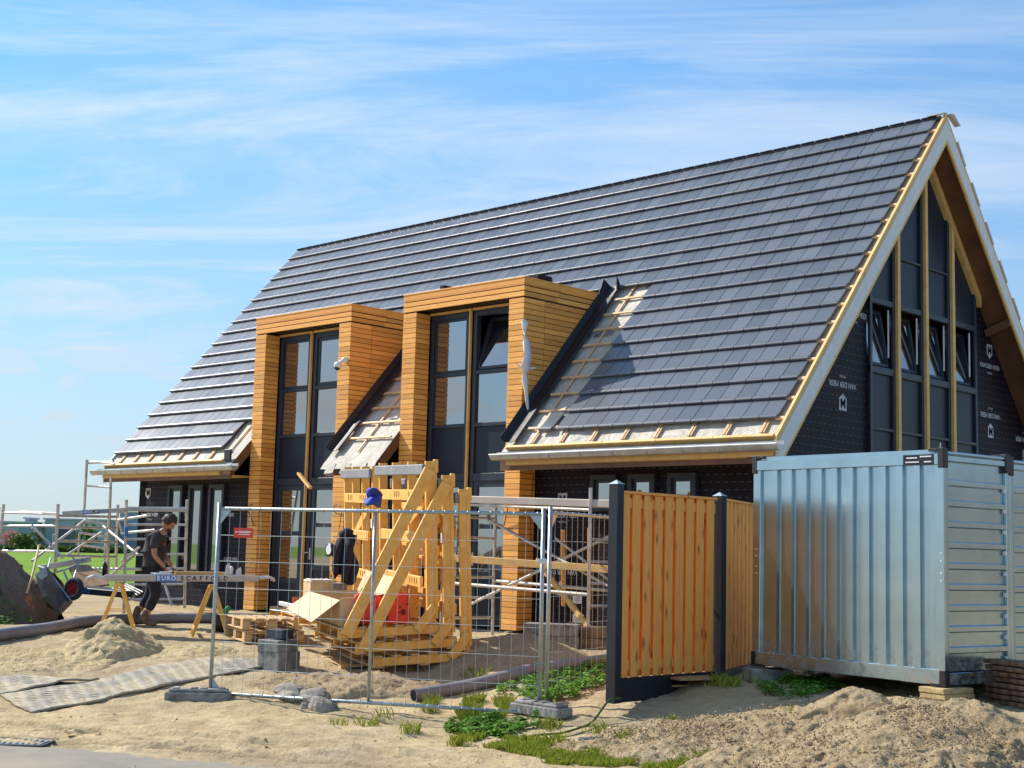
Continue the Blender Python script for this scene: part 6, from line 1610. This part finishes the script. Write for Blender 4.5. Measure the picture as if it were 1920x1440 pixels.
far('roof_unit', 'small pale box standing on the roof of the long factory hall', pxl(43), pxl(52), D_+4, zf(30, 981), zf(47, 973), 4, 'farwall', 'roof unit')
far('low_shed', 'low white shed in front of the factory halls', pxl(88), pxl(112), D_-25, base_z(0, 200), zf(100, 996, D_-25), 8, 'farwall')
def truck(label, px0, px1, d, mat):
    g0 = base_z(0, d); l0, l1 = pxl(px0, d), pxl(px1, d); t = thing('parked_truck', label, 'truck', LD((l0+l1)/2, d, g0)); w_ = l1-l0
    mb = MB(); mb.obox(LD(l0+w_*.6, d+1, g0+1.9), (w_*.78, 2.4, 2.3), (R0, F0, Z3), .08); mb.build('cargo_box', M[mat], t)
    mb = MB(); mb.obox(LD(l0+w_*.1, d+1, g0+1.45), (w_*.19, 2.3, 1.7), (R0, F0, Z3), .15); mb.build('cab', M['farwall2'], t)
    for k in (.12, .7, .85): mb = MB(); c = LD(l0+w_*k, d-.15, g0+.45); mb.tube([c, c+F0*.3], .45, 14); mb.build('wheel', M['rubber'], t)
truck('dark blue truck parked behind the scaffold frames beyond the meadow', 112, 146, 190, 'fardark')
truck('smaller grey truck parked right of the dark blue truck', 158, 190, 195, 'farwall2')
def car(label, px0, px1, d, mat):
    g0 = base_z(0, d); l0, l1 = pxl(px0, d), pxl(px1, d); w_ = l1-l0; t = thing('parked_car', label, 'car', LD((l0+l1)/2, d, g0), 'cars parked before the factory halls')
    pr = [(0, .3), (0, .8), (.16, .92), (.30, 1.4), (.72, 1.42), (.88, .95), (1, .85), (1, .3)]
    mb = MB(); mb.prism([LD(l0+w_*a, d, g0+b) for a, b in pr], F0*1.7); mb.build('body', M[mat], t)
    mb = MB(); mb.prism([LD(l0+w_*a, d-.03, g0+b) for a, b in ((.22, .95), (.33, 1.32), (.70, 1.33), (.82, .95))], F0*.02); mb.build('window', M['fardark'], t)
    for k in (.2, .8): mb = MB(); c = LD(l0+w_*k, d-.05, g0+.33); mb.tube([c, c+F0*.2], .33, 12); mb.build('wheel', M['rubber'], t)
car('pale car parked left before the factory halls', 55, 74, 205, 'farwall'); car('dark car parked right of the pale car before the factory halls', 82, 100, 203, 'fardark')
def ftree(name, label, px, py, d, r_, mat, n=500, seed=1):
    rn_ = random.Random(seed); g0 = base_z(0, d); l = pxl(px, d); top = zf(px, py, d); t = thing(name, label, 'tree' if 'tree' in name else 'shrub', LD(l, d, g0))
    mb = MB(); mb.tube([LD(l, d, g0), LD(l+.1, d, (g0+top)/2), LD(l, d, top-.3*r_)], [.14, .10, .03], 8)
    for k in range(5): a = rn_.uniform(0, 6.3); b = LD(l, d, g0+(top-g0)*.4); mb.tube([b, b+Vector((math.cos(a)*r_*.6, math.sin(a)*r_*.6, (top-g0)*.3))], [.06, .02], 6)
    mb.build('trunk', M['ply'], t); mb = MB()
    for _ in range(n):
        q = Vector((rn_.gauss(0, .42), rn_.gauss(0, .42), rn_.gauss(0, .38)))
        if q.length > 1.1: continue
        c = LD(l, d, (g0+(top-g0)*.62))+Vector((q.x*r_, q.y*r_, q.z*(top-g0)*.55)); s_ = rn_.uniform(.08, .2)*r_**.5; u = Vector((rn_.uniform(-1, 1), rn_.uniform(-1, 1), rn_.uniform(-1, 1))).normalized(); v_ = u.orthogonal().normalized()
        mb.add([c-u*s_, c-v_*s_, c+u*s_, c+v_*s_], [(0, 1, 2, 3)])
    mb.build('crown', M[mat], t)
ftree('blossom_tree', 'small pink blossoming tree before the long factory hall', 37, 999, 190, 1.5, 'blossom', 400, 3)
ftree('small_tree', 'small bare green tree before the taller factory hall', 176, 982, 180, 1.6, 'farleaf', 260, 4)
ftree('shrub', 'round green shrub between the cars before the halls', 57, 1003, 170, 1.5, 'farleaf', 500, 5)
ftree('small_tree', 'thin small tree between the halls beyond the meadow', 86, 983, 185, 1.2, 'farleaf', 160, 6)
mb = MB()
for l_, a_ in ((-80, .6), ): pass
rn_ = random.Random(12)
for _ in range(5000):
    d = 176+rn_.uniform(-1, 1); l = rn_.uniform(-78, -40); c = LD(l, d, base_z(0, d)+rn_.uniform(0, .75)+.2*noise.noise(Vector((l*.5, 0, 0)))); s_ = rn_.uniform(.1, .22); u = Vector((rn_.uniform(-1, 1), rn_.uniform(-1, 1), rn_.uniform(-1, 1))).normalized(); v_ = u.orthogonal()
    mb.add([c-u*s_, c-v_*s_, c+u*s_, c+v_*s_], [(0, 1, 2, 3)])
mb.build('hedge', M['farleaf'], loc=(0, 0, 0), kind='stuff')

# unseen brick building, added to give the container flank brown reflections
nh = thing('added_brick_building', 'low flat roofed brown brick building out of frame, added for the container flank to mirror', 'building', (24, 15, 0)); brick_row = 1
t = NT('brown_brick'); br_ = t.n('ShaderNodeTexBrick'); br_.inputs['Scale'].default_value = 1; br_.inputs['Brick Width'].default_value = .22; br_.inputs['Row Height'].default_value = .065; br_.inputs['Mortar Size'].default_value = .008
s3 = t.sep(t.coord()); cb3 = t.n('ShaderNodeCombineXYZ'); t.l(t.math('ADD', s3[0], s3[1]), cb3.inputs[0]); t.l(s3[2], cb3.inputs[1]); t.l(cb3.outputs[0], br_.inputs['Vector'])
br_.inputs['Color1'].default_value = (.19, .125, .075, 1); br_.inputs['Color2'].default_value = (.14, .09, .055, 1); br_.inputs['Mortar'].default_value = (.2, .18, .15, 1); t.set('Base Color', br_.outputs['Color']); t.set('Roughness', .85)
for (x0, x1, y0, y1) in ((19, 31, 8, 20),):
    mb = MB(); mb.box(x0, x1, y0, y1, -.5, 3.5); w_ = mb.build('wall', t.m, nh)
    mb = MB(); mb.box(x0-.2, x1+.2, y0-.2, y1+.2, 3.5, 3.65); mb.build('roof', M['tile'], nh)
    for k in range(3):
        for z in (.9,): mb = MB(); mb.box(x0-.03, x0+.05, y0+1.5+3.6*k, y0+3.1+3.6*k, z, z+1.3); f_ = mb.build('window', M['white_board'], nh); mb = MB(); mb.box(x0-.04, x0-.032, y0+1.6+3.6*k, y0+3.0+3.6*k, z+.1, z+1.2); mb.build('pane', M['glass'], f_)
